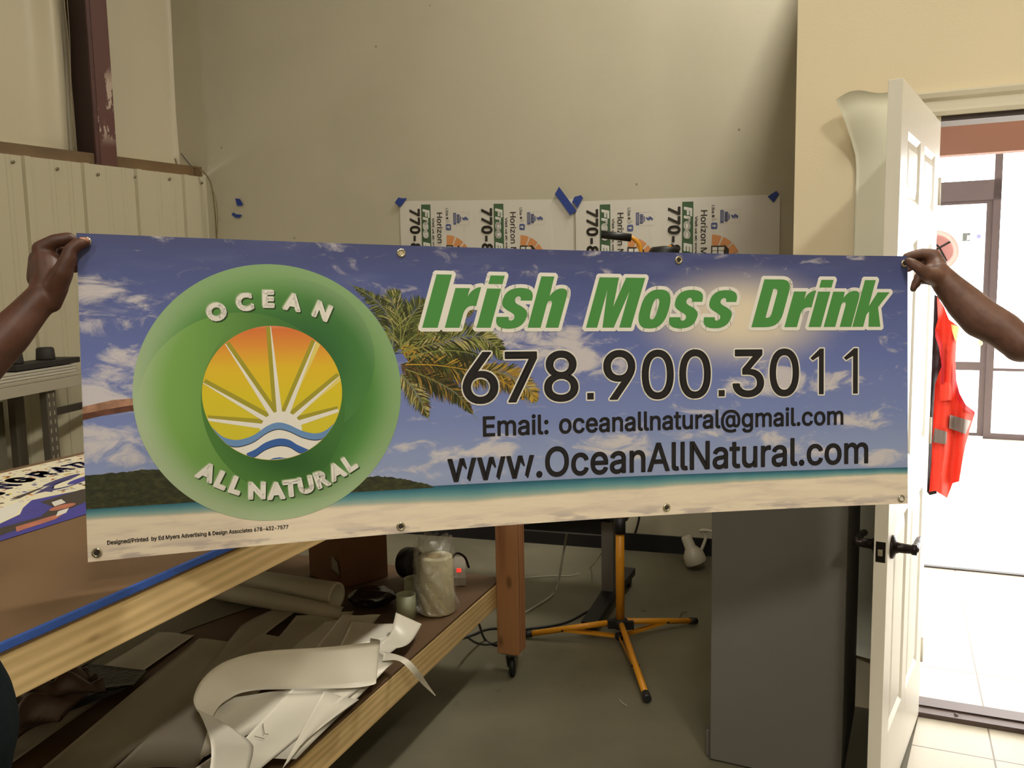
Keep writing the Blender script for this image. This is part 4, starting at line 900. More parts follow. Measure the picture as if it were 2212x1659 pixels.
b = MB(); b.tube([TP + V((-.02, 0, 1.60)), TP + V((.20, 0, 1.60))], .012, mYel, 12); b.lathe(TP + V((.185, 0, 1.614)), [(0, -.02), (.055, -.02), (.062, .03), (.062, .062), (.05, .078), (0, .083)], mBlkP, 28); b.tube([TP + V((.21, -.03, 1.68)), TP + V((.20, -.04, 1.693))], .008, mYel, 8); b.build('lamp_head', tri)
# ------------------------------------------------------------------ desk on a steel leg behind
mAlu = mat('grey_painted_steel', (120, 116, 112), .45, .2)
DK = V((.455, 4.02, 0)); desk = thing('standing_desk', 'low black desk on a grey steel leg behind the yellow tripod', 'desk', tuple(DK))
b = MB(); b.box(DK + Z * .23 + V((-.01, -.05, 0)), (.058, .058, .40), mAlu, (BD, -BN, Z), bev=.003); b.build('leg', desk); b = MB(); b.box(DK + Z * .23 + V((-.50, .13, 0)), (.058, .058, .46), mAlu, (BD, -BN, Z), bev=.003); b.build('leg', desk)
F0 = zp(1272, 1375); F1 = zp(1358, 1262); fd = (F1 - F0).normalized(); fs_ = V((fd.y, -fd.x, 0))
b = MB(); b.prism([F0 - fs_ * .035 + Z * .03, F0 + fs_ * .035 + Z * .03, F0 + fs_ * .035 + Z * .065, F0 - fs_ * .035 + Z * .065], (F1 - F0) * .52 + Z * .03, mBlkP); M_ = F0 + (F1 - F0) * .52 + Z * .03
b.prism([M_ - fs_ * .035 + Z * .03, M_ + fs_ * .035 + Z * .03, M_ + fs_ * .035 + Z * .065, M_ - fs_ * .035 + Z * .065], (F1 - F0) * .48 - Z * .005, mBlkP); b.build('foot', desk)
b = MB(); w_ = F0 + fd * .03 + Z * .025; b.tube([w_ - fs_ * .016, w_ + fs_ * .016], .025, mBlkP, 20); b.build('caster', desk); b = MB(); w_ = F1 - fd * .02 + Z * .025; b.tube([w_ - fs_ * .016, w_ + fs_ * .016], .025, mBlkP, 20); b.build('caster', desk)
bc = DK + V((-.26, .1, 0)); b = MB(); b.box(bc + Z * .50, (.80, .45, .05), mBlkP, (BD, -BN, Z), bev=.004); b.build('table_top', desk)
b = MB(); b.box(DK + V((-.25, .02, .40)), (.52, .03, .07), mBlkP, (BD, -BN, Z), bev=.003); b.box(DK + V((-.25, .0, .363)), (.50, .008, .006), mAlu, (BD, -BN, Z)); b.build('cross_bar', desk)
# ------------------------------------------------------------------ small white lamp lying on the floor
mWP = mat('white_plastic', (196, 190, 172), .4)
b = MB(); lb = V((.955, 4.50, .0)); axl = V((-.36, .12, .93)).normalized()
base_ = zp(1505, 1216, .035)
b.lathe(base_, [(0, 0.0), (.055, 0), (.059, .006), (.056, .052), (.036, .084), (.030, .092), (.028, .15), (.023, .157), (0, .157)], mWP, 32, axis=axl); lamp_ = b.build('clamp_lamp', loc=base_); tag(lamp_, 'small white clamp lamp with bell-shaped head lying on the floor', 'lamp')
b = MB()
for k in range(6): b.lathe(base_ + axl * .1562, [(.003, .0002), (0, .0008)], mBlkP, 6, axis=axl) if False else None
q = [base_ + axl * .03 + V((.03, .03, 0)), base_ + V((.06, .05, .13)), base_ + V((.03, .05, .165)), base_ + V((.09, .03, .165)), base_ + V((.14, .0, .14))]
b.tube(spline(q, 6), .009, mWP, 10); b.build('arm', lamp_)
# ------------------------------------------------------------------ cables on the floor
mWC = mat('white_cable', (170, 166, 148), .45); mBC = mat('black_cable', (22, 20, 20), .45)
FL = lambda L_, z=.005: [zp(x, y, z) for x, y in L_]
P = [dp(1228, 1130, 4.4), dp(1225, 1150, 4.4), dp(1216, 1200, 4.35)] + FL([(1203, 1270), (1190, 1288), (1160, 1308), (1128, 1326), (1095, 1336)])
cab(None, .0055, mWC, 'white_cable', 'thicker white cable drooping from the desk to the floor', P=P)
P = [dp(1318, 1150, 4.35), dp(1305, 1185, 4.3)] + FL([(1275, 1226), (1240, 1242), (1190, 1244), (1150, 1247), (1125, 1250), (1090, 1262)])
cab(None, .0025, mWC, 'thin_white_cable', 'thin white cable curling along the floor behind wooden post', P=P)
cab(None, .0055, mBC, 'black_cable', 'black cable on floor running from the desk foot towards the post', P=FL([(1274, 1318), (1230, 1342), (1190, 1352), (1150, 1357), (1120, 1360), (1060, 1358), (1020, 1372), (980, 1385)]))
cab(None, .0055, mBC, 'black_cable', 'black cable hanging down from the shelf beside wooden post', P=[zp(1030, 1335, .20), zp(1036, 1352, .12)] + FL([(1048, 1382), (1070, 1393), (1100, 1395)]))
cab(None, .003, mBC, 'thin_black_cable', 'thin black cable looping low between shelf and wooden post', P=FL([(1005, 1370), (1025, 1386), (1048, 1392), (1070, 1388), (1100, 1375)]))
cab([(1383, 1090), (1382, 1110), (1378, 1132), (1372, 1152)], .006, mBC, 'hanging_black_cable', 'short black cable hanging against the white wall above the baseboard', D=.05)
b = MB(); b.tube(spline(FL([(1339, 1511), (1343, 1517), (1354, 1525)], .004), 6), .0015, mWP, 6); tag(b.build('plastic_scrap'), 'tiny white curved scrap of plastic lying on the floor', 'scrap')
cab(None, .002, mCab, 'bent_wire', 'left one of two bent wires lying behind tripod', 'wire', 'bent wires behind the tripod', P=FL([(1385, 1318), (1390, 1319), (1396, 1320)], .006))
cab(None, .002, mCab, 'bent_wire', 'right one of two bent wires lying behind tripod', 'wire', 'bent wires behind the tripod', P=FL([(1466, 1340), (1472, 1324), (1484, 1322)], .006))
# ------------------------------------------------------------------ workbench of construction timber on casters
UU = V((.357, .934, 0)).normalized(); TT = V((UU.y, -UU.x, 0))
def wb(s, t, z): return UU * s + TT * t + Z * z
BX = (UU, TT, Z)
mPine = wood('pine_board', (206, 178, 128), (190, 160, 108), 'X'); mFir = wood('fir_post', (178, 128, 88), (150, 98, 64), 'Z', scale=.8)
mHard = mat('brown_hardboard', (106, 80, 54), .55, noise=.06, nscale=2.5); mHardD = mat('dark_hardboard', (98, 74, 50), .6, noise=.1, nscale=3)
S0, S1, T0, T1 = .25, 3.095, -1.238, -2.46; ZT, ZS = .996, .385
bench = thing('workbench', 'large rolling timber workbench with brown top and lower shelf', 'workbench', tuple(wb(2.1, -1.85, 0)))
def wbox(s0, s1, t0, t1, z0, z1, m, name, bev=.002, par=None):
    c0 = wb((s0 + s1) / 2, (t0 + t1) / 2, (z0 + z1) / 2); b_ = MB(); b_.box(c0, (s1 - s0, abs(t1 - t0), z1 - z0), m, BX, bev=bev); return b_.build(name, par or bench, loc=c0, axes=BX)
wbox(S0, S1 - .005, T0 + .004, T1, .978, ZT, mHard, 'table_top')
wbox(S0, S1 - .01, T0, T0 - .038, .896, .977, mPine, 'rail'); wbox(S0, S1 - .01, T1 + .038, T1, .896, .977, mPine, 'rail')
wbox(S1 - .052, S1 - .012, T0 - .04, T1 + .04, .896, .977, mPine, 'rail'); wbox(S0, S0 + .04, T0 - .04, T1 + .04, .896, .977, mPine, 'rail')
wbox(S0, S1 - .01, T0, T0 - .038, ZS - .10, ZS - .010, mPine, 'shelf_rail'); wbox(S0, S1 - .01, T1 + .038, T1, ZS - .10, ZS - .010, mPine, 'shelf_rail')
wbox(S0 + .3, S1 - .005, T0 - .002, T1, ZS - .009, ZS, mHardD, 'shelf', bev=.001); wbox(S1 - .052, S1 - .012, T0 - .04, T1 + .04, ZS - .10, ZS - .010, mPine, 'shelf_rail')
for s_, t_ in ((3.062, -1.192), (.33, -1.192), (3.062, -2.51), (.33, -2.51)):
    pst = wbox(s_ - .0445, s_ + .0445, t_ - .0445, t_ + .0445, .098, .974, mFir, 'post', bev=.003)
    b = MB(); c0 = wb(s_, t_, 0); b.box(c0 + Z * .094, (.065, .065, .006), mAlu, BX); b.lathe(c0, [(.02, .090), (.022, .080), (.016, .076)], mAlu, 16)
    wc = c0 - UU * .012 + TT * .006 + Z * .038
    for q in (-1, 1): b.prism([c0 + TT * (.017 * q) + UU * .016 + Z * .08, c0 + TT * (.017 * q) - UU * .024 + Z * .08, wc + TT * (.017 * q) - UU * .008 - Z * .006, wc + TT * (.017 * q) + UU * .008 - Z * .006], TT * .0025 * q, mAlu)
    b.build('caster_fork', pst)
    b = MB(); ax = (TT * .9 + UU * .25).normalized(); b.lathe(wc, [(0, -.011), (.012, -.013), (.030, -.012), (.038, -.007), (.038, .007), (.030, .012), (.012, .013), (0, .011)], mBlkP, 28, axis=ax); b.build('caster_wheel', pst)
    b = MB(); b.prism([c0 + UU * .03 + TT * .012 + Z * .088, c0 + UU * .052 + TT * .024 + Z * .076, c0 + UU * .05 + TT * .026 + Z * .055, c0 + UU * .03 + TT * .018 + Z * .06], TT * -.02, mat('pale_plastic_tab', (190, 184, 176), .5)); b.build('brake_tab', pst)
# blue masking tape along the table edge
mBT = mat('blue_masking_tape', (40, 78, 156), .6, bump=.15, bscale=80)
rows = []
rr = random.Random(5)
for k in range(90):
    s_ = .8 + k * .0172; e = rr.uniform(-.0008, .0008) - (.011 * max(0, math.sin((s_ - 1.55) * 9)) if 1.58 < s_ < 1.9 else 0) - (.008 * abs(math.sin(s_ * 13)) if s_ > 1.98 else 0)
    rows.append([wb(s_, T0 - .004, ZT + .0008), wb(s_, T0 + .0052, ZT + .0006), wb(s_, T0 + .0056, ZT - .010), wb(s_, T0 + .0056, .984 + e * .4), wb(s_, T0 + .0016, .9815 + e * .5)])
b = MB(); b.grid(rows, mBT, smooth=False, thick=.0004, tdir=(TT + Z).normalized()); b.build('edge_tape', bench, fix=False)
# stamped marks and knots on the shelf rail
# ------------------------------------------------------------------ printed congratulations banner lying on the bench
cb_ = Print(); gw = .95; gh = .66
cw = mat('banner_cream', (222, 214, 186), .4, spec=.4); cn_ = mat('banner_navy', (50, 48, 108), .4, spec=.4); cbl = mat('banner_blue', (52, 50, 140), .4, spec=.4, noise=.15, nscale=12); csk = mat('banner_skin', (176, 104, 84), .4, noise=.2, nscale=30)
cdk = mat('banner_dark', (48, 38, 40), .4); cpg = mat('banner_page', (214, 210, 200), .4)
for i in range(20): cb_.rect(-.35 + 1.3 * i / 20, 0, -.35 + 1.3 * (i + 1) / 20, gh, cw, 0)
rr = random.Random(11); ccols = [mat('confetti_%s' % n_, c_, .4) for n_, c_ in (('red', (170, 80, 50)), ('gold', (206, 176, 70)), ('grey', (130, 128, 130)), ('blue', (90, 96, 150)), ('brown', (110, 90, 70)), ('orange', (200, 130, 70)), ('pale', (190, 184, 176)))]
for k in range(900):
    x = rr.uniform(-.34, .93); y = rr.uniform(.004, .40); a = rr.uniform(0, 6.3); l = rr.uniform(.004, .011); w_ = l * rr.uniform(.3, .6)
    ca_, sa_ = math.cos(a), math.sin(a); cb_.add([(x + l * u_ * ca_ - w_ * v_ * sa_, max(.001, y + l * u_ * sa_ + w_ * v_ * ca_)) for u_, v_ in ((-1, -1), (1, -1), (1, 1), (-1, 1))], [(0, 1, 2, 3)], rr.choice(ccols), .0001)
for ch, x, yb, th in (('C', .335, .315, .9), ('O', .405, .262, .7), ('N', .480, .215, .42), ('G', .548, .190, .3), ('R', .622, .178, .12), ('A', .690, .174, .02), ('T', .742, .178, -.02), ('U', .79, .182, -.1)):
    fm_ = lambda u_, v_, x=x, yb=yb, th=th: (x - .03 + u_ * math.cos(th) - v_ * math.sin(th) + v_ * .30, yb - u_ * math.sin(th) * .6 - v_ * math.cos(th * .5))
    text_on(cb_, ch, cn_, .0003, fm_, width=.050, cap=.082, bold=.0052, outline=(.004, cw, .0002))
def ell(cx_, cy_, rx, ry, a=0, n=24): return [(cx_ + rx * math.cos(t) * math.cos(a) - ry * math.sin(t) * math.sin(a), cy_ + rx * math.cos(t) * math.sin(a) + ry * math.sin(t) * math.cos(a)) for t in [2 * math.pi * k / n for k in range(n)]]
cb_.poly(ell(.58, .27, .085, .018, -.25), cn_, .0003); cb_.poly(ell(.545, .325, .09, .035, -.25), cn_, .0003); cb_.poly(ell(.570, .322, .085, .026, -.25), cw, .0004); cb_.poly(ell(.60, .325, .065, .020, -.3), cbl, .0005)
cb_.poly([(.42, .345), (.50, .305), (.52, .31), (.455, .375), (.455, .35)], cn_, .0004); cb_.poly([(.36, .33), (.50, .29), (.48, .305), (.37, .35)], cdk, .0003)
cb_.poly([(-.35, .57), (.12, .55), (.25, .50), (.30, .45), (.368, .40), (.41, .41), (.62, .47), (.8, .50), (.8, .665), (-.35, .665)], cbl, .0002)
cb_.poly([(-.35, .38), (.18, .385), (.29, .37), (.20, .41), (-.35, .43)], cdk, .0003); cb_.poly([(-.35, .42), (.16, .41), (.35, .385), (.30, .44), (.24, .495), (.10, .53), (-.35, .55)], cpg, .0004)
cb_.poly([(-.3, .60), (.12, .565), (.27, .575), (.31, .60), (.10, .625), (-.3, .65)], cdk, .0003)
cb_.poly([(.36, .44), (.5, .43), (.8, .52), (.8, .6), (.40, .56), (.31, .585), (.26, .60), (.25, .57), (.33, .52)], cdk, .00025)
cb_.poly(ell(.338, .545, .040, .020, -.1), csk, .0005); cb_.poly([(.365, .475), (.400, .470), (.375, .515), (.335, .52)], cpg, .0006); cb_.poly([(.30, .572), (.335, .57), (.295, .605), (.26, .61)], cpg, .0006); cb_.poly([(.16, .595), (.25, .595), (.30, .60), (.24, .63), (.13, .635)], csk, .0004)
O0 = zp(0, 1168, ZT); b = MB()
def cmap(x, y, lay): return wb(1.28 + x, -2.42 + y, ZT + .0012 + lay)
cb_.realise(b, cmap); o = b.build('graduation_banner', fix=False); apply_uv(o, b); tag(o, 'cream and blue graduation banner with confetti and navy lettering lying on the bench', 'banner')
# ------------------------------------------------------------------ things on the lower shelf
def shp(px, py, h=0.): return zp(px, py, ZS + h)
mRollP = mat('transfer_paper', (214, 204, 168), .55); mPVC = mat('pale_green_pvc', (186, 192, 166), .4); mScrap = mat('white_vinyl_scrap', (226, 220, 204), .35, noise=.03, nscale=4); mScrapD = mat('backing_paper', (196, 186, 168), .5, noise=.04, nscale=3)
rb = zp(944, 1320, ZS + .001)
roll = thing('tape_roll', 'upright roll of cream transfer tape wrapped in clear plastic on shelf', 'roll of tape', tuple(rb))
b = MB(); b.lathe(rb, [(.033, .002), (.064, .002), (.066, .006), (.061, .202), (.058, .206), (.035, .206), (.033, .202), (.033, .002)], mRollP, 48); b.build('paper_roll', roll, loc=rb)
b = MB(); b.lathe(rb, [(.029, .003), (.0325, .003), (.0325, .204), (.029, .204), (.029, .003)], mat('card_core', (176, 156, 112), .7), 32); b.build('core', roll)
mFilm = bpy.data.materials.new('clear_plastic_film'); mFilm.use_nodes = True; nt = mFilm.node_tree; nt.nodes.clear()
o_ = nt.nodes.new('ShaderNodeOutputMaterial'); t_ = nt.nodes.new('ShaderNodeBsdfTransparent'); gl_ = nt.nodes.new('ShaderNodeBsdfGlossy'); mx_ = nt.nodes.new('ShaderNodeMixShader'); df_ = nt.nodes.new('ShaderNodeBsdfDiffuse'); mx2 = nt.nodes.new('ShaderNodeMixShader'); tcc = nt.nodes.new('ShaderNodeTexCoord'); nn = nt.nodes.new('ShaderNodeTexNoise'); bb = nt.nodes.new('ShaderNodeBump'); rp = nt.nodes.new('ShaderNodeMapRange')
nn.inputs['Scale'].default_value = 18; nn.inputs['Detail'].default_value = 5; nn.inputs['Distortion'].default_value = 1.5; bb.inputs['Strength'].default_value = 1; bb.inputs['Distance'].default_value = .02; gl_.inputs['Roughness'].default_value = .12; df_.inputs[0].default_value = (.75, .73, .68, 1)
nt.links.new(tcc.outputs['Object'], nn.inputs['Vector']); nt.links.new(nn.outputs[0], bb.inputs['Height']); nt.links.new(bb.outputs[0], gl_.inputs['Normal'])
rp.inputs['From Min'].default_value = .45; rp.inputs['From Max'].default_value = .75; rp.inputs['To Min'].default_value = .04; rp.inputs['To Max'].default_value = .34; nt.links.new(nn.outputs[0], rp.inputs['Value']); nt.links.new(rp.outputs[0], mx2.inputs[0])
mx_.inputs[0].default_value = .16; nt.links.new(t_.outputs[0], mx_.inputs[1]); nt.links.new(gl_.outputs[0], mx_.inputs[2]); nt.links.new(mx_.outputs[0], mx2.inputs[1]); nt.links.new(df_.outputs[0], mx2.inputs[2]); nt.links.new(mx2.outputs[0], o_.inputs[0])
def film(base, prof, name, parent, seed=1, amp=.010, seg=60, lean=(0, 0)):
    r = random.Random(seed); ph = [(r.uniform(0, 6.3), r.randint(3, 11), r.uniform(.3, 1)) for _ in range(7)]; rows = []
    for i, (rad, h) in enumerate(prof):
        row = []
        for k in range(seg + 1):
            a = 2 * math.pi * k / seg; q = sum(w_ * math.sin(n_ * a + p_ + h * 30 * (1 + .2 * n_)) for p_, n_, w_ in ph) * amp * .4
            rd = max(.004, rad + q); row.append(V(base) + V((math.cos(a) * rd + lean[0] * h * h, math.sin(a) * rd + lean[1] * h * h, h + q * .4)))
        rows.append(row)
    b_ = MB(); b_.grid(rows, mFilm); return b_.build(name, parent, fix=False)
prof = [(.078, .014), (.076, .024), (.074, .05), (.073, .10), (.071, .16), (.069, .20), (.068, .225), (.066, .24), (.062, .255), (.056, .268), (.052, .275)]
prof2 = [(prof[i][0] * (1 - f) + prof[i + 1][0] * f, prof[i][1] * (1 - f) + prof[i + 1][1] * f) for i in range(len(prof) - 1) for f in (0, .33, .66)] + [prof[-1]]
film(rb, prof2, 'plastic_wrap', roll, 3, .012)
for nm, px, r_, h_, lab in ((1, (876, 1341), .0345, .086, 'short pale green plastic tube, front one beside the wrapped roll'), (2, (893, 1312), .036, .100, 'short pale green plastic tube, rear one half behind the wrapped roll')):
    c0 = shp(*px) + V((0, .03, 0)); b = MB(); b.lathe(c0, [(r_ - .0035, .001), (r_, .001), (r_, h_), (r_ - .0035, h_), (r_ - .0035, .001)], mPVC, 40); tag(b.build('plastic_tube', loc=c0), lab, 'tube')
# power strip
ps = shp(992, 1262) + Z * .02; pd = (UU * .9 - TT * .42).normalized(); pn = V((pd.y, -pd.x, 0))
mPS = mat('beige_plastic', (150, 142, 130), .45); strip = thing('power_strip', 'beige power strip with two glowing red switches behind the wrapped roll', 'power strip', tuple(ps))
b = MB(); b.box(ps + pd * .10, (.26, .055, .038), mPS, (pd, pn, Z), bev=.005); b.build('housing', strip)
for q in (.035, .06): b = MB(); b.box(ps + pd * q + Z * .020, (.014, .018, .005), mat('red_switch', (190, 40, 40), .3, emit=(255, 50, 40), estr=1.2), (pd, pn, Z), bev=.001); b.build('switch', strip)
b = MB(); q0 = ps + pd * .0 + Z * .02 - pn * .0; b.tube(spline([q0 + V((-.03, -.02, -.015)), q0 + V((-.035, 0, .04)), q0 + V((-.012, .03, .075)), q0 + V((.02, .06, .05)), q0 + V((.035, .08, 0))], 8), .005, mBC, 10); b.build('plug_cord', strip)
# long paper rolls and cardboard box at the back
e0 = zp(728, 1288, ZS + .066); e1 = zp(480, 1250, ZS + .066); axr = (e1 - e0).normalized()
b = MB(); L_ = (e1 - e0).length
b.lathe(e0, [(.036, 0), (.049, 0), (.050, .004), (.050, L_), (.036, L_), (.036, 0)], mScrapD, 40, axis=axr); tag(b.build('vinyl_roll', loc=e0), 'long grey-white vinyl roll lying before the cardboard box, open end right', 'roll')
f0 = zp(745, 1342, ZS + .012); f1 = zp(470, 1292, ZS + .02); axf = (f1 - f0).normalized(); sdv = V((-axf.y, axf.x, 0)); rows = []
for i in range(16):
    t = i / 15; row = []
    for k in range(14):
        a = -2.4 + k * .30 * (1 - .1 * t); rad = .040; row.append(f0 + axf * (t * .72) + (sdv * math.cos(a) + Z * math.sin(a)) * (.022 + .014 * min(1, t * 2)) + Z * (.030 + .006 * t))
    rows.append(row)
b = MB(); b.grid(rows, mScrapD, thick=.0008); tag(b.build('curled_sheet', fix=False), 'half unrolled vinyl sheet in front of the long roll', 'vinyl sheet')
mCard = mat('cardboard', (120, 82, 54), .75, noise=.08, nscale=4); kx = V((-.675, 3.215, 0)); k1 = (V((-.504, 3.37, 0)) - kx).normalized(); k2 = V((-k1.y, k1.x, 0)); k2 = k2 if k2.x < 0 else -k2
carton = thing('cardboard_box', 'brown cardboard box with shipping label on back of shelf', 'cardboard box', (kx.x, kx.y, ZS))
def kb(a, c_, z): return kx + k1 * a + k2 * c_ + Z * (ZS + z)
b = MB(); b.box(kb(.108, .125, .1765), (.216, .25, .35), mCard, (k1, k2, Z), bev=.003); b.build('box_body', carton)
b = MB(); b.add([kb(-.0025, .02, .215), kb(-.0025, .115, .235), kb(-.0025, .115, .345), kb(-.0025, .02, .33)], [(0, 1, 2, 3)], mat('label_white', (186, 180, 164), .5))
for k in range(9): b.add([kb(-.0035, .035 + k * .0075, .27), kb(-.0035, .038 + k * .0075, .27), kb(-.0035, .038 + k * .0075, .31), kb(-.0035, .035 + k * .0075, .31)], [(0, 1, 2, 3)], mBlack)
b.add([kb(-.0035, .026, .315), kb(-.0035, .044, .315), kb(-.0035, .044, .334), kb(-.0035, .026, .332)], [(0, 1, 2, 3)], mBlack); b.build('shipping_label', carton, fix=False)
b = MB(); b.add([kb(-.006, .06, .075), kb(-.006, -.0, .06), kb(-.006, .015, .11), kb(-.006, .055, .125)], [(0, 1, 2, 3)], mat('label_grey', (160, 154, 140), .5)); b.build('torn_label', carton, fix=False)
b = MB(); c0 = shp(873, 1262) + V((.02, .05, 0)); b.lathe(c0 + Z * .070, [(0, -.03), (.05, -.03), (.062, -.02), (.062, .02), (.05, .03), (0, .03)], mBlkP, 32, axis=(.6, -.5, .1)); tag(b.build('black_spool', loc=c0), 'round black spool standing behind the wrapped tape roll', 'spool')
# dark plastic bag
def blob(c0, r, name, m, seed=2, sq=(1, 1, .6), amp=.18):
    bm = bmesh.new(); bmesh.ops.create_icosphere(bm, subdivisions=4, radius=1); rr_ = random.Random(seed); ws = [(V((rr_.uniform(-1, 1), rr_.uniform(-1, 1), rr_.uniform(-1, 1))).normalized() * rr_.uniform(2, 7), rr_.uniform(0, 6)) for _ in range(12)]
    for v in bm.verts:
        k = 1 + amp * sum(abs(math.sin(v.co.dot(w_) + p_)) - .6 for w_, p_ in ws) / 4; v.co = v.co * k
        v.co = V((v.co.x * r * sq[0], v.co.y * r * sq[1], max(v.co.z, -.8) * r * sq[2] + .8 * r * sq[2]))
    bm.verts.index_update(); b_ = MB(); b_.add([V(c0) + v.co for v in bm.verts], [[v.index for v in f.verts] for f in bm.faces], m, True); bm.free(); return b_.build(name, loc=c0)
mBag = mat('black_bag_film', (44, 34, 34), .18, spec=.8)
tag(blob(shp(800, 1318) + V((0, .05, .002)), .075, 'plastic_bag', mBag, 4, (1.15, .8, .5)), 'crumpled shiny black plastic bag beside the pale green tubes', 'plastic bag')
# scraps of cut vinyl and backing paper piled on the shelf
PAPER_GRP = 'cut vinyl strips piled on the shelf'
def sheet(px, m, z, label, grp=PAPER_GRP, name='vinyl_strip', lift=None, wave=.004, seed=0):
    """px = 4 corners in order, on the shelf at height z (metres above the shelf), gently wavy; lift = extra height per corner"""
    lift = lift or (0, 0, 0, 0); C4 = [zp(x, y, ZS + z + l) for (x, y), l in zip(px, lift)]; n1, n2 = 14, 6; rows = []; r = random.Random(seed); p1, p2 = r.uniform(0, 6), r.uniform(0, 6)
    for i in range(n2 + 1):
        v = i / n2; row = []
        for j in range(n1 + 1):
            u = j / n1; P = (C4[0] * (1 - u) + C4[1] * u) * (1 - v) + (C4[3] * (1 - u) + C4[2] * u) * v
            row.append(P + Z * (wave * (1 + math.sin(u * 7 + p1 + v * 2)) * .5 + wave * .3 * math.sin(v * 6 + p2)))
        rows.append(row)
    b_ = MB(); b_.grid(rows, m, thick=.0005, tdir=(0, 0, 1)); o_ = b_.build(name, fix=False)
    return tag(o_, label, 'vinyl scrap' if name != 'paper_sheet' else 'paper', grp)
mBrd = mat('grey_board', (122, 116, 100), .6)
tag(wbox(2.34, 2.76, -2.02, -2.40, ZS + .002, ZS + .014, mBrd, 'grey_board', par=None), '', '') if False else None
sheet([(395, 1282), (600, 1292), (400, 1362), (60, 1530)], mBrd, .001, 'flat grey board under the roll at the far side of shelf', None, 'flat_board', wave=.001)
strips = [
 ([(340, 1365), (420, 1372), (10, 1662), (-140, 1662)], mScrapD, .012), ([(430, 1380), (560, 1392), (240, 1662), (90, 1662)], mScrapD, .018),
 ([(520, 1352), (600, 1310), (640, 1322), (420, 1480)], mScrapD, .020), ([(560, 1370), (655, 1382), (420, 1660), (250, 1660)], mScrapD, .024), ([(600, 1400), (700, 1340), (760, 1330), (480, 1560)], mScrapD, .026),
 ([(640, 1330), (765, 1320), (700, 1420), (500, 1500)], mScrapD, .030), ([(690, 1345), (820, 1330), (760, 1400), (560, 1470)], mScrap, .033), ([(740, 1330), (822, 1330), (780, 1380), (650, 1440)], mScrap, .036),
 ([(760, 1345), (860, 1350), (830, 1400), (700, 1470)], mScrap, .040), ([(780, 1390), (885, 1365), (870, 1390), (760, 1480)], mScrap, .043), ([(800, 1400), (850, 1432), (560, 1662), (420, 1662)], mScrap, .046), ([(760, 1470), (842, 1438), (640, 1640), (500, 1640)], mScrap, .049),
 ([(470, 1510), (640, 1490), (760, 1480), (430, 1640)], mScrap, .052), ([(640, 1480), (790, 1478), (560, 1662), (470, 1662)], mScrap, .055), ([(700, 1495), (776, 1513), (660, 1600), (610, 1662)], mScrap, .060)]
wordsA = ['far left edge of the pile', 'second from the far left of the pile', 'dim strip by the grey board', 'broad dim strip left of the white loop', 'dim strip crossing behind the white loop', 'dim strip just before the curled sheet', 'strip below the black plastic bag', 'short strip touching the black bag', 'strip beside the front green tube', 'strip under the bent white sheet', 'long strip nearest the shelf rail', 'strip along the shelf rail', 'broad strip inside the white loop', 'long sheet with pencil marks inside loop', 'short folded strip nearest the front rail']
for k, ((px, m_, z_), wd_) in enumerate(zip(strips, wordsA)):
    sheet(px, m_, .005 + k * .0033, ('pale' if m_ is mScrap else 'greyish') + ' vinyl strip on the shelf, ' + wd_, seed=k, wave=.0036)
pen_parent = [o_ for o_ in COL.objects if o_.name.startswith('vinyl_strip') and 'pencil' in o_.get('label', '')][0]; b = MB(); mPen = mat('pencil_mark', (120, 104, 88), .7)
for x0, y0, x1, y1 in ((568, 1563, 571, 1585), (571, 1585, 580, 1586), (550, 1590, 571, 1596)):
    a_ = zp(x0, y0, ZS + .0545); c_ = zp(x1, y1, ZS + .0545); b.tube([a_, c_], .0008, mPen, 6)
b.build('pencil_marks', pen_parent)
# bent white sheet standing up and hanging thin strip
def ribbon(A, Bp, m, name, label, cat='vinyl strip', n=8, grp=None, thick=.0006):
    a_ = spline(A, n); c_ = spline(Bp, n); rows = [[p * (1 - k / 8) + q * (k / 8) for p, q in zip(a_, c_)] for k in range(9)]
    b_ = MB(); b_.grid(rows, m, thick=thick); o_ = b_.build(name, fix=False); return tag(o_, label, cat, grp)
h = lambda x, y, z: zp(x, y, ZS + z)
ribbon([h(800, 1378, .11), h(820, 1384, .155), h(760, 1392, .165), h(690, 1399, .17), h(600, 1404, .175), h(540, 1412, .175), h(480, 1432, .17), h(438, 1466, .15), h(418, 1508, .12), h(425, 1535, .09)],
       [h(790, 1465, .058), h(812, 1476, .058), h(770, 1485, .060), h(700, 1487, .062), h(620, 1489, .062), h(565, 1490, .062), h(520, 1497, .06), h(485, 1515, .06), h(466, 1535, .06), h(455, 1558, .062)], mScrap, 'wide_vinyl_loop', 'wide white vinyl band standing on edge in a loop on the shelf')
ribbon([h(425, 1530, .10), h(440, 1560, .10), h(454, 1600, .09), h(456, 1640, .07), h(448, 1690, .05)], [h(455, 1545, .07), h(500, 1572, .09), h(540, 1602, .10), h(547, 1625, .09), h(530, 1690, .05)], mScrap, 'folded_vinyl_end', 'folded end of white vinyl band at the bottom of the shelf pile')
ribbon([h(855, 1323, .10), h(850, 1345, .085), h(842, 1370, .06), h(822, 1390, .045), h(815, 1410, .04)], [h(911, 1348, .05), h(900, 1368, .045), h(886, 1388, .04), h(868, 1398, .035), h(842, 1402, .035)], mScrap, 'bent_vinyl_sheet', 'small bright white sheet bent upward beside the pale green tube', 'vinyl scrap')
ribbon([h(830, 1408, .05), h(858, 1414, .055), h(884, 1426, .05), h(905, 1448, .01), h(922, 1474, -.06), h(941, 1502, -.13)], [h(826, 1428, .045), h(854, 1426, .05), h(872, 1434, .045), h(893, 1456, .005), h(912, 1478, -.06), h(940, 1503, -.13)], mScrap, 'narrow_vinyl_strip', 'narrow white strip curling over the shelf rail and hanging down')
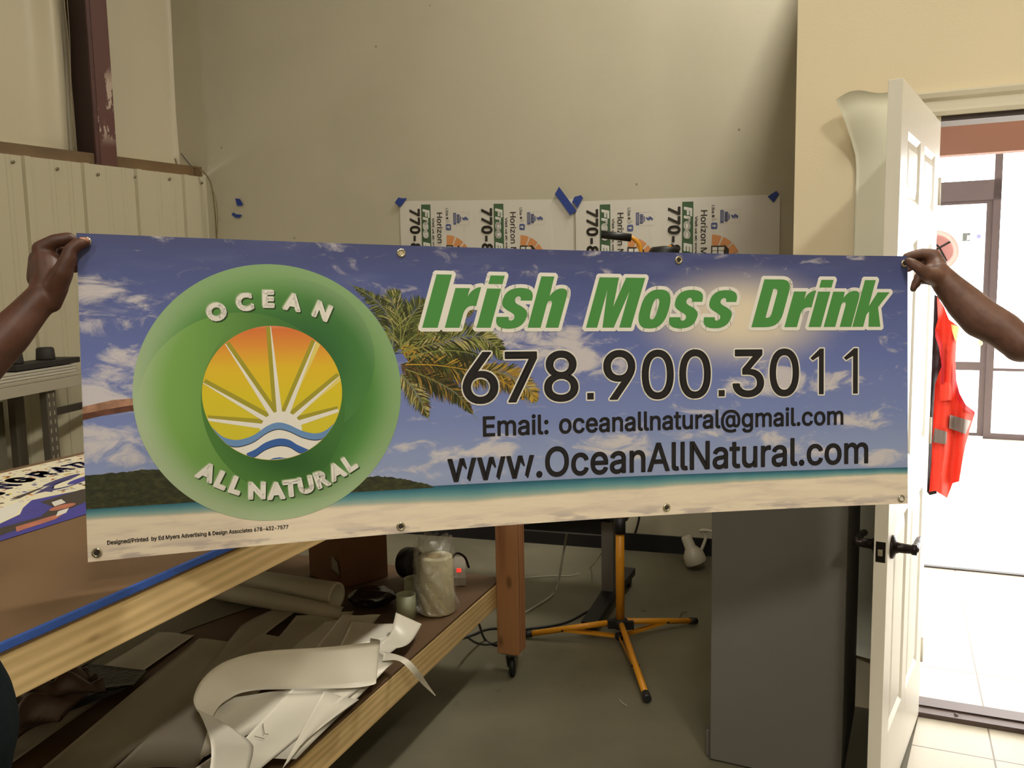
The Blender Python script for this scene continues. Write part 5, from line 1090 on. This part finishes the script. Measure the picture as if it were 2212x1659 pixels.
# crumpled clear plastic and dark mesh at the near end of the shelf
mFog = mat('smoky_plastic', (92, 74, 68), .3, spec=.6, noise=.3, nscale=9)
rows = []; r = random.Random(9)
for i in range(34):
    row = []
    for j in range(44):
        u, v = j / 43, i / 33; P = (zp(0, 1662, ZS) * (1 - u) + zp(235, 1520, ZS) * u) * (1 - v) + (zp(-40, 1560, ZS) * (1 - u) + zp(180, 1492, ZS) * u) * v
        row.append(P + Z * (.03 + .035 * abs(math.sin(u * 9 + math.sin(v * 5) * 1.4)) * math.sin(math.pi * v) + .025 * abs(math.sin(v * 11 + u * 6)) + .05 * math.sin(math.pi * u) * math.sin(math.pi * v)))
    rows.append(row)
b = MB(); b.grid(rows, mFog, thick=.0008); tag(b.build('crumpled_plastic', fix=False), 'crumpled smoky clear plastic sheet at the near end of shelf', 'plastic sheet')
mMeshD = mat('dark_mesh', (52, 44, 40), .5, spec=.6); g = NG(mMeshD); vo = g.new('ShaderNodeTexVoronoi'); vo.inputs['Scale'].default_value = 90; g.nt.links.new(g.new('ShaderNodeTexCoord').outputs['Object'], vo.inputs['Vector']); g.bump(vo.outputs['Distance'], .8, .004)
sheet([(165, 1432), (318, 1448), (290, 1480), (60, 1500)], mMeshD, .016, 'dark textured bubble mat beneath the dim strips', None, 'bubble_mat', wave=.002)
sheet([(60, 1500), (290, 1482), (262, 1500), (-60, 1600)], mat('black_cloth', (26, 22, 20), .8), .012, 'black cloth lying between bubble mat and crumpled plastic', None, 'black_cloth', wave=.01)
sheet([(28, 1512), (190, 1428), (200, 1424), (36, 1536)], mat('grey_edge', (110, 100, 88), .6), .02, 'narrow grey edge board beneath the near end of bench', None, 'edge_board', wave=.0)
# ------------------------------------------------------------------ slotted storage rack by the left wall
RZ = 1.125
r0 = zp(0, 832, RZ); r1 = zp(172, 803, RZ); rdir = (r1 - r0).normalized(); rn = V((-rdir.y, rdir.x, 0)); rn = rn if rn.x < 0 else -rn
def rk(a, d, z): return V((r0.x, r0.y, 0)) + rdir * a + rn * d + Z * z
RX = (rdir, rn, Z); RL = (r1 - r0).length
mRack = mat('grey_rack_steel', (98, 90, 80), .5, .3); mRackT = mat('pale_laminate', (168, 160, 142), .5)
rack = thing('storage_rack', 'grey slotted steel storage rack with pale top against the ribbed wall', 'rack', tuple(rk(.3, .2, 0)))
b = MB(); b.box(rk(.05, .11, RZ - .008), (1.3, .22, .016), mRackT, RX, bev=.002); b.build('shelf_board', rack)
b = MB(); b.box(rk(.05, .006, RZ - .045), (1.3, .012, .055), mRackT, RX, bev=.002); b.build('front_beam', rack)
ua = (onplane(113, 900, rk(0, .02, 0), rn) - rk(0, .02, 0)).dot(rdir)
for a_ in (ua, ua - 1.05):
    for d_ in (.02, .20):
        b = MB(); b.box(rk(a_, d_, RZ / 2 - .02), (.075, .004, RZ - .04), mRack, RX); b.box(rk(a_ - .036, d_ + .018, RZ / 2 - .02), (.004, .034, RZ - .04), mRack, RX); b.box(rk(a_ + .036, d_ + .018, RZ / 2 - .02), (.004, .034, RZ - .04), mRack, RX)
        if d_ == .02:
            for k in range(22):
                for q in (-.018, .018): b.box(rk(a_ + q, d_ - .0022, .06 + k * .046), (.009, .0012, .022), mat('slot_gap', (150, 140, 118), .8), RX)
        b.build('upright', rack)
b = MB(); b.box(rk(ua + .24, .05, .93), (.46, .03, .035), mat('dark_beam', (54, 46, 38), .6), RX); b.build('cross_beam', rack)
b = MB(); b.box(rk(ua - .36, .26, .60), (.62, .02, .80), mat('grey_panel', (108, 102, 84), .6), RX, bev=.002); tag(b.build('back_panel'), 'dull grey panel leaning behind the storage rack upright', 'panel')
b = MB(); b.box(rk(ua + .27, -.04, .5), (.035, .035, .98), mat('pale_square_post', (150, 140, 118), .6), RX, bev=.002); tag(b.build('square_post'), 'pale square post standing at left edge of the held banner', 'post')
# stack of trays and two black tape spools on the rack
b = MB()
k0 = rk(.02, .10, RZ)
for k in range(3): b.box(k0 + rdir * (.24 + .012 * k) + Z * (.006 + k * .0125), (1.05 - .03 * k, .34, .010), mat('grey_white_board', (178, 172, 158), .5), RX, bev=.003) if False else None
for k, (dz, lab) in enumerate(((0, 'lowest'), (1, 'middle'), (2, 'topmost'))):
    b = MB(); P0 = rk(-.5 + .02 * k, .02 + .01 * k, RZ + .0012 + .0135 * k); b.box(P0 + rdir * .57 + rn * .08 + Z * .006, (1.12, .15, .012), mat('grey_white_board', (178, 172, 158), .5), RX, bev=.003); tag(b.build('white_board'), lab + ' of three pale boards stacked on the storage rack', 'board', 'pale boards stacked on the rack')
mSp = mat('black_foam', (34, 30, 26), .7)
b = MB(); q = rk(0, .0, RZ + .043); b0 = (onplane(155, 775, rk(0, .10, 0), rn) - rk(0, .10, 0)).dot(rdir)
b.box(rk(b0 - .26, .12, RZ + .060), (.52, .14, .030), mSp, RX, bev=.004); plate = b.build('black_base_plate'); tag(plate, 'black base bar with two round knobs on the storage rack', 'tool')
for x_ in (98, 27):
    a_ = (onplane(x_, 765, rk(0, .12, 0), rn) - rk(0, .12, 0)).dot(rdir); b = MB(); b.lathe(rk(a_, .12, RZ + .075), [(0, 0), (.046, 0), (.047, .01), (.043, .058), (.036, .066), (0, .067)], mSp, 32); b.build('knob', plate)
# ------------------------------------------------------------------ the two people holding the banner
def skin_mat(name, col, palm=None):
    m = mat(name, col, .48, spec=.4); g = NG(m); tc = g.new('ShaderNodeTexCoord').outputs['Object']
    c = g.mix(g.step(g.noise(tc, 28, 5, .6), .4, .7), s2l(col), s2l(tuple(q * .84 for q in col))); g.col(c)
    g.bump(g.noise(tc, 260, 4, .6), .22, .0012); return m
def body_mesh(caps, vox, m, name, parent, smooth=6, loc=None):
    """one continuous surface around tapered limbs: (p0, r0, p1, r1)"""
    bm = bmesh.new()
    for p0, r0, p1, r1 in caps:
        p0, p1 = V(p0), V(p1); d = p1 - p0; L = d.length
        if L < 1e-5: d = Z * 1e-4; L = 1e-4
        ax = d.normalized(); a = ax.orthogonal().normalized(); b_ = ax.cross(a); seg = 20; rings = []
        prof = [(r0 * math.sin(t), -r0 * math.cos(t)) for t in [math.pi / 2 * k / 6 for k in range(1, 7)]] + [(r0 + (r1 - r0) * k / 4, L * k / 4) for k in range(1, 4)] + [(r1 * math.cos(t), L + r1 * math.sin(t)) for t in [math.pi / 2 * k / 6 for k in range(0, 6)]]
        for rr_, hh in prof: rings.append([bm.verts.new(p0 + ax * hh + (a * math.cos(2 * math.pi * k / seg) + b_ * math.sin(2 * math.pi * k / seg)) * rr_) for k in range(seg)])
        s_, e_ = bm.verts.new(p0 - ax * r0), bm.verts.new(p1 + ax * r1)
        for r_a, r_b in zip(rings, rings[1:]):
            for k in range(seg): bm.faces.new((r_a[k], r_a[(k + 1) % seg], r_b[(k + 1) % seg], r_b[k]))
        for k in range(seg): bm.faces.new((s_, rings[0][(k + 1) % seg], rings[0][k])); bm.faces.new((e_, rings[-1][k], rings[-1][(k + 1) % seg]))
    me = bpy.data.meshes.new('tmp'); bm.to_mesh(me); bm.free(); o = bpy.data.objects.new('tmp', me); COL.objects.link(o)
    md = o.modifiers.new('r', 'REMESH'); md.mode = 'VOXEL'; md.voxel_size = vox; md.use_smooth_shade = True
    ms = o.modifiers.new('s', 'SMOOTH'); ms.factor = .5; ms.iterations = smooth
    dg = bpy.context.evaluated_depsgraph_get(); me2 = bpy.data.meshes.new_from_object(o.evaluated_get(dg)); bpy.data.objects.remove(o)
    me2.name = name; me2.materials.clear(); me2.materials.append(m)
    for p in me2.polygons: p.use_smooth = True
    o2 = bpy.data.objects.new(name, me2); COL.objects.link(o2); o2.parent = parent; o2.matrix_basis = parent_world(parent).inverted(); return o2
def chain(pts):
    return [(pts[i][0], pts[i][1], pts[i + 1][0], pts[i + 1][1]) for i in range(len(pts) - 1)]
def D3(x, y, d, r): return (dp(x, y, d), r)
def nail(px, D, rx, ry, ang, m, parent, up=0.002):
    c0 = dp(px[0], px[1], D); fw = (CAMP - c0).normalized(); rt = fw.cross(Z).normalized() * -1; uv_ = rt.cross(fw) * -1
    a = rt * math.cos(ang) + uv_ * math.sin(ang); b_ = fw.cross(a); rows = []
    for i in range(7):
        v = -1 + i / 3; row = []
        for j in range(9):
            u = -1 + j / 4; k = math.sqrt(max(0, 1 - .35 * u * u)); row.append(c0 + a * (rx * u) + b_ * (ry * v * k) + fw * (up - .0022 * v * v - .0008 * u * u))
        rows.append(row)
    mb = MB(); mb.grid(rows, m, thick=.0006, tdir=-fw); return mb.build('thumbnail', parent, fix=False)
def figure(base, face, hands, shoulder, elbow, arm_side, skin, shirt, trouser, label, group=None, hgt=1.76, hem=None):
    """standing person: base on the floor, face = direction looked at; hands = capsule list of the banner arm from the elbow on"""
    root = thing('person', label, 'person', tuple(base), group); B0 = V(base); f = V(face).normalized(); r = f.cross(Z).normalized()
    P = lambda x, y, z: B0 + r * x + f * y + Z * z
    sh = V(shoulder)
    other = P(-.17 * arm_side, 0, 1.42); oe = P(-.24 * arm_side, -.02, 1.13); ow_ = P(-.22 * arm_side, .12, .90)
    caps = chain([(P(0, 0, .93), .135), (P(0, 0, 1.12), .125), (P(0, -.01, 1.32), .135)]) + [(P(-.12, 0, 1.38), .075, P(.12, 0, 1.38), .075)] + [(P(-.07, 0, .90), .10, P(.07, 0, .90), .10)]
    caps += chain([(P(0, .0, 1.40), .065), (P(0, .015, 1.53), .055)]) + chain([(P(0, .03, 1.60), .078), (P(0, .03, 1.66), .086)]) + [(P(0, .085, 1.575), .034, P(0, .07, 1.60), .05)]
    caps += [(P(0, .118, 1.62), .010, P(0, .130, 1.595), .013), (P(-.083, .01, 1.62), .012, P(-.085, .005, 1.59), .010), (P(.083, .01, 1.62), .012, P(.085, .005, 1.59), .010), (P(-.012, .112, 1.565), .010, P(.012, .112, 1.565), .010)]
    for q in (-1, 1):
        caps += chain([(P(.085 * q, 0, .88), .088), (P(.095 * q, .0, .50), .058), (P(.10 * q, -.01, .36), .056), (P(.10 * q, -.01, .10), .038)]) + [(P(.10 * q, -.02, .05), .035, P(.105 * q, .12, .035), .028)]
    caps += chain([(other, .058), (oe, .042), (ow_, .028)]) + chain([(ow_, .032), (ow_ + f * .03 - Z * .07, .034)])
    for k in range(4): a = ow_ + f * (.03 + .012) - Z * .08 + r * (-.024 + .016 * k); caps += chain([(a, .0095), (a - Z * .035 + f * .008, .0088), (a - Z * .055 + f * .002, .008)])
    a = ow_ + f * .05 - Z * .03; caps += chain([(a, .013), (a + f * .02 - Z * .035, .0095)])
    caps += [(P(.10 * arm_side, 0, 1.40), .07, sh, .058)] + chain([(sh, .056), ((sh + V(elbow)) / 2, .048), (V(elbow), .041)]) + hands
    body = body_mesh(caps, .0034, skin, 'body', root, 5)
    em = mat('eye_white', (220, 214, 206), .3)
    for q in (-1, 1):
        e = MB(); e.lathe(P(.031 * q, .098, 1.628), [(0, .0), (.009, .002), (.006, .008), (0, .010)], em, 16, axis=f); e.lathe(P(.031 * q, .1075, 1.628), [(.004, 0), (0, .0012)], mBlack, 12, axis=f); e.build('eye', body)
    caps2 = chain([(P(0, 0, .97), .152), (P(0, 0, 1.12), .142), (P(0, -.01, 1.30), .150)]) + [(P(-.13, 0, 1.38), .086, P(.13, 0, 1.38), .086)]
    caps2 += chain([(other, .074), ((other * .55 + oe * .45), .070)]) + [(P(.10 * arm_side, 0, 1.40), .084, sh, .074)] + chain([(sh, .072), (sh * .5 + V(elbow) * .5, .066)])
    if hem: caps2 += hem
    body_mesh(caps2, .008, shirt, 'shirt', root, 6)
    caps3 = [(P(-.07, 0, .93), .118, P(.07, 0, .93), .118)]
    for q in (-1, 1): caps3 += chain([(P(.085 * q, 0, .88), .104), (P(.095 * q, .0, .50), .080), (P(.10 * q, -.01, .10), .068)])
    body_mesh(caps3, .009, trouser, 'trousers', root, 6)
    for q in (-1, 1): body_mesh([(P(.10 * q, -.03, .055), .050, P(.105 * q, .15, .042), .040)], .008, mBlkP, 'shoe', root, 3)
    body_mesh([(P(0, .015, 1.665), .088, P(0, -.01, 1.655), .088)], .006, mat('short_black_hair', (20, 16, 15), .9, bump=.6, bscale=300), 'hair', root, 3)
    return root, body
skL = skin_mat('dark_brown_skin', (80, 47, 33)); skR = skin_mat('brown_skin', (114, 80, 66))
nl = mat('fingernail', (176, 124, 100), .3)
# left person: thumb pinches the corner over the grommet, fingers curl behind the vinyl
elL = dp(-150, 905, 1.42)
hL = chain([(elL, .043), D3(-60, 800, 1.46, .043), D3(20, 722, 1.50, .036), D3(68, 668, 1.535, .030), D3(94, 640, 1.555, .0285)])
hL += chain([D3(98, 640, 1.56, .029), D3(104, 600, 1.565, .029), D3(100, 570, 1.575, .026)])                       # heel and palm
hL += [(*D3(112, 655, 1.55, .017), *D3(122, 622, 1.55, .020))]
hL += chain([D3(88, 600, 1.59, .024), D3(84, 560, 1.595, .018)]) + chain([D3(100, 600, 1.61, .022), D3(96, 560, 1.62, .016)])
hL += chain([D3(92, 566, 1.572, .0165), D3(88, 538, 1.572, .0155), D3(118, 521, 1.575, .0130), D3(147, 516, 1.585, .0125), D3(172, 528, 1.603, .0095), D3(176, 545, 1.606, .0085)])   # index
hL += chain([D3(90, 556, 1.600, .0155), D3(104, 541, 1.600, .0135), D3(143, 548, 1.606, .0120), D3(166, 560, 1.612, .0098), D3(169, 575, 1.612, .0088)])   # middle
hL += chain([D3(92, 575, 1.618, .0145), D3(110, 560, 1.620, .0125), D3(146, 566, 1.624, .0112), D3(162, 580, 1.626, .0090)])    # ring
hL += chain([D3(98, 592, 1.630, .013), D3(118, 580, 1.632, .0105), D3(144, 584, 1.634, .0092)])    # little
hL += chain([D3(118, 625, 1.550, .0205), D3(134, 592, 1.545, .0185), D3(146, 562, 1.545, .0145), D3(153, 540, 1.548, .0125), D3(168, 528, 1.553, .0118), D3(184, 524, 1.562, .0095)])   # thumb
cL = dp(0, 0, 1)
figL, bL = figure((-.79, .90, 0), (.9, .42, 0), hL, (-.875, 1.06, 1.40), elL, -1, skL, mat('dark_teal_cotton', (20, 26, 28), .95, spec=.05, bump=.2, bscale=90), mat('dark_work_trousers', (24, 27, 30), .95, spec=.05),
    'person at the left end, bare forearm raised, pinching the banner corner with a thumb', hem=[(V((-.752, .93, .97)), .142, V((-.748, .93, 1.035)), .155)])
nail((182, 518), 1.5535, .0075, .0052, -.12, nl, bL, .0008)
# right person: thumb in front, four fingers behind the corner
elR = dp(2205, 745, 1.98)
hR = chain([(elR, .040), D3(2165, 712, 2.00, .043), D3(2120, 688, 2.03, .047), D3(2085, 655, 2.055, .043), D3(2050, 618, 2.07, .034), D3(2026, 590, 2.08, .028)])
hR += [(*D3(2024, 590, 2.085, .030), *D3(2010, 590, 2.085, .024))] + chain([D3(2022, 575, 2.10, .026), D3(2016, 562, 2.11, .018)])
hR += chain([D3(2026, 570, 2.10, .019), D3(2018, 551, 2.105, .0150), D3(1992, 547, 2.11, .0125), D3(1970, 551, 2.115, .0105), D3(1958, 555, 2.118, .0095)])      # index
hR += chain([D3(2022, 580, 2.125, .017), D3(2000, 566, 2.13, .0125), D3(1975, 572, 2.13, .0110), D3(1962, 580, 2.13, .0095)])
hR += chain([D3(2018, 596, 2.125, .018), D3(2000, 592, 2.135, .0125), D3(1984, 598, 2.13, .0110), D3(1980, 614, 2.12, .0098)])
hR += chain([D3(2016, 604, 2.12, .016), D3(1996, 604, 2.13, .0110), D3(1978, 610, 2.125, .0098), D3(1973, 624, 2.118, .0085)])
hR += chain([D3(2024, 600, 2.065, .022), D3(2002, 593, 2.045, .0165), D3(1985, 579, 2.036, .0130), D3(1972, 570, 2.040, .0120), D3(1963, 565, 2.048, .0105)])    # thumb
figR, bR = figure((1.70, 1.86, 0), (-1, .12, 0), hR, (1.56, 1.97, 1.42), elR, 1, skR, mat('grey_t_shirt', (96, 96, 100), .85, bump=.2, bscale=90), mat('blue_jeans', (52, 60, 84), .85, bump=.2, bscale=120),
    'person at the right end, bare forearm reaching to hold the banner corner beside the door')
nail((1966, 566), 2.0395, .0082, .0070, -.5, nl, bR, .0008)
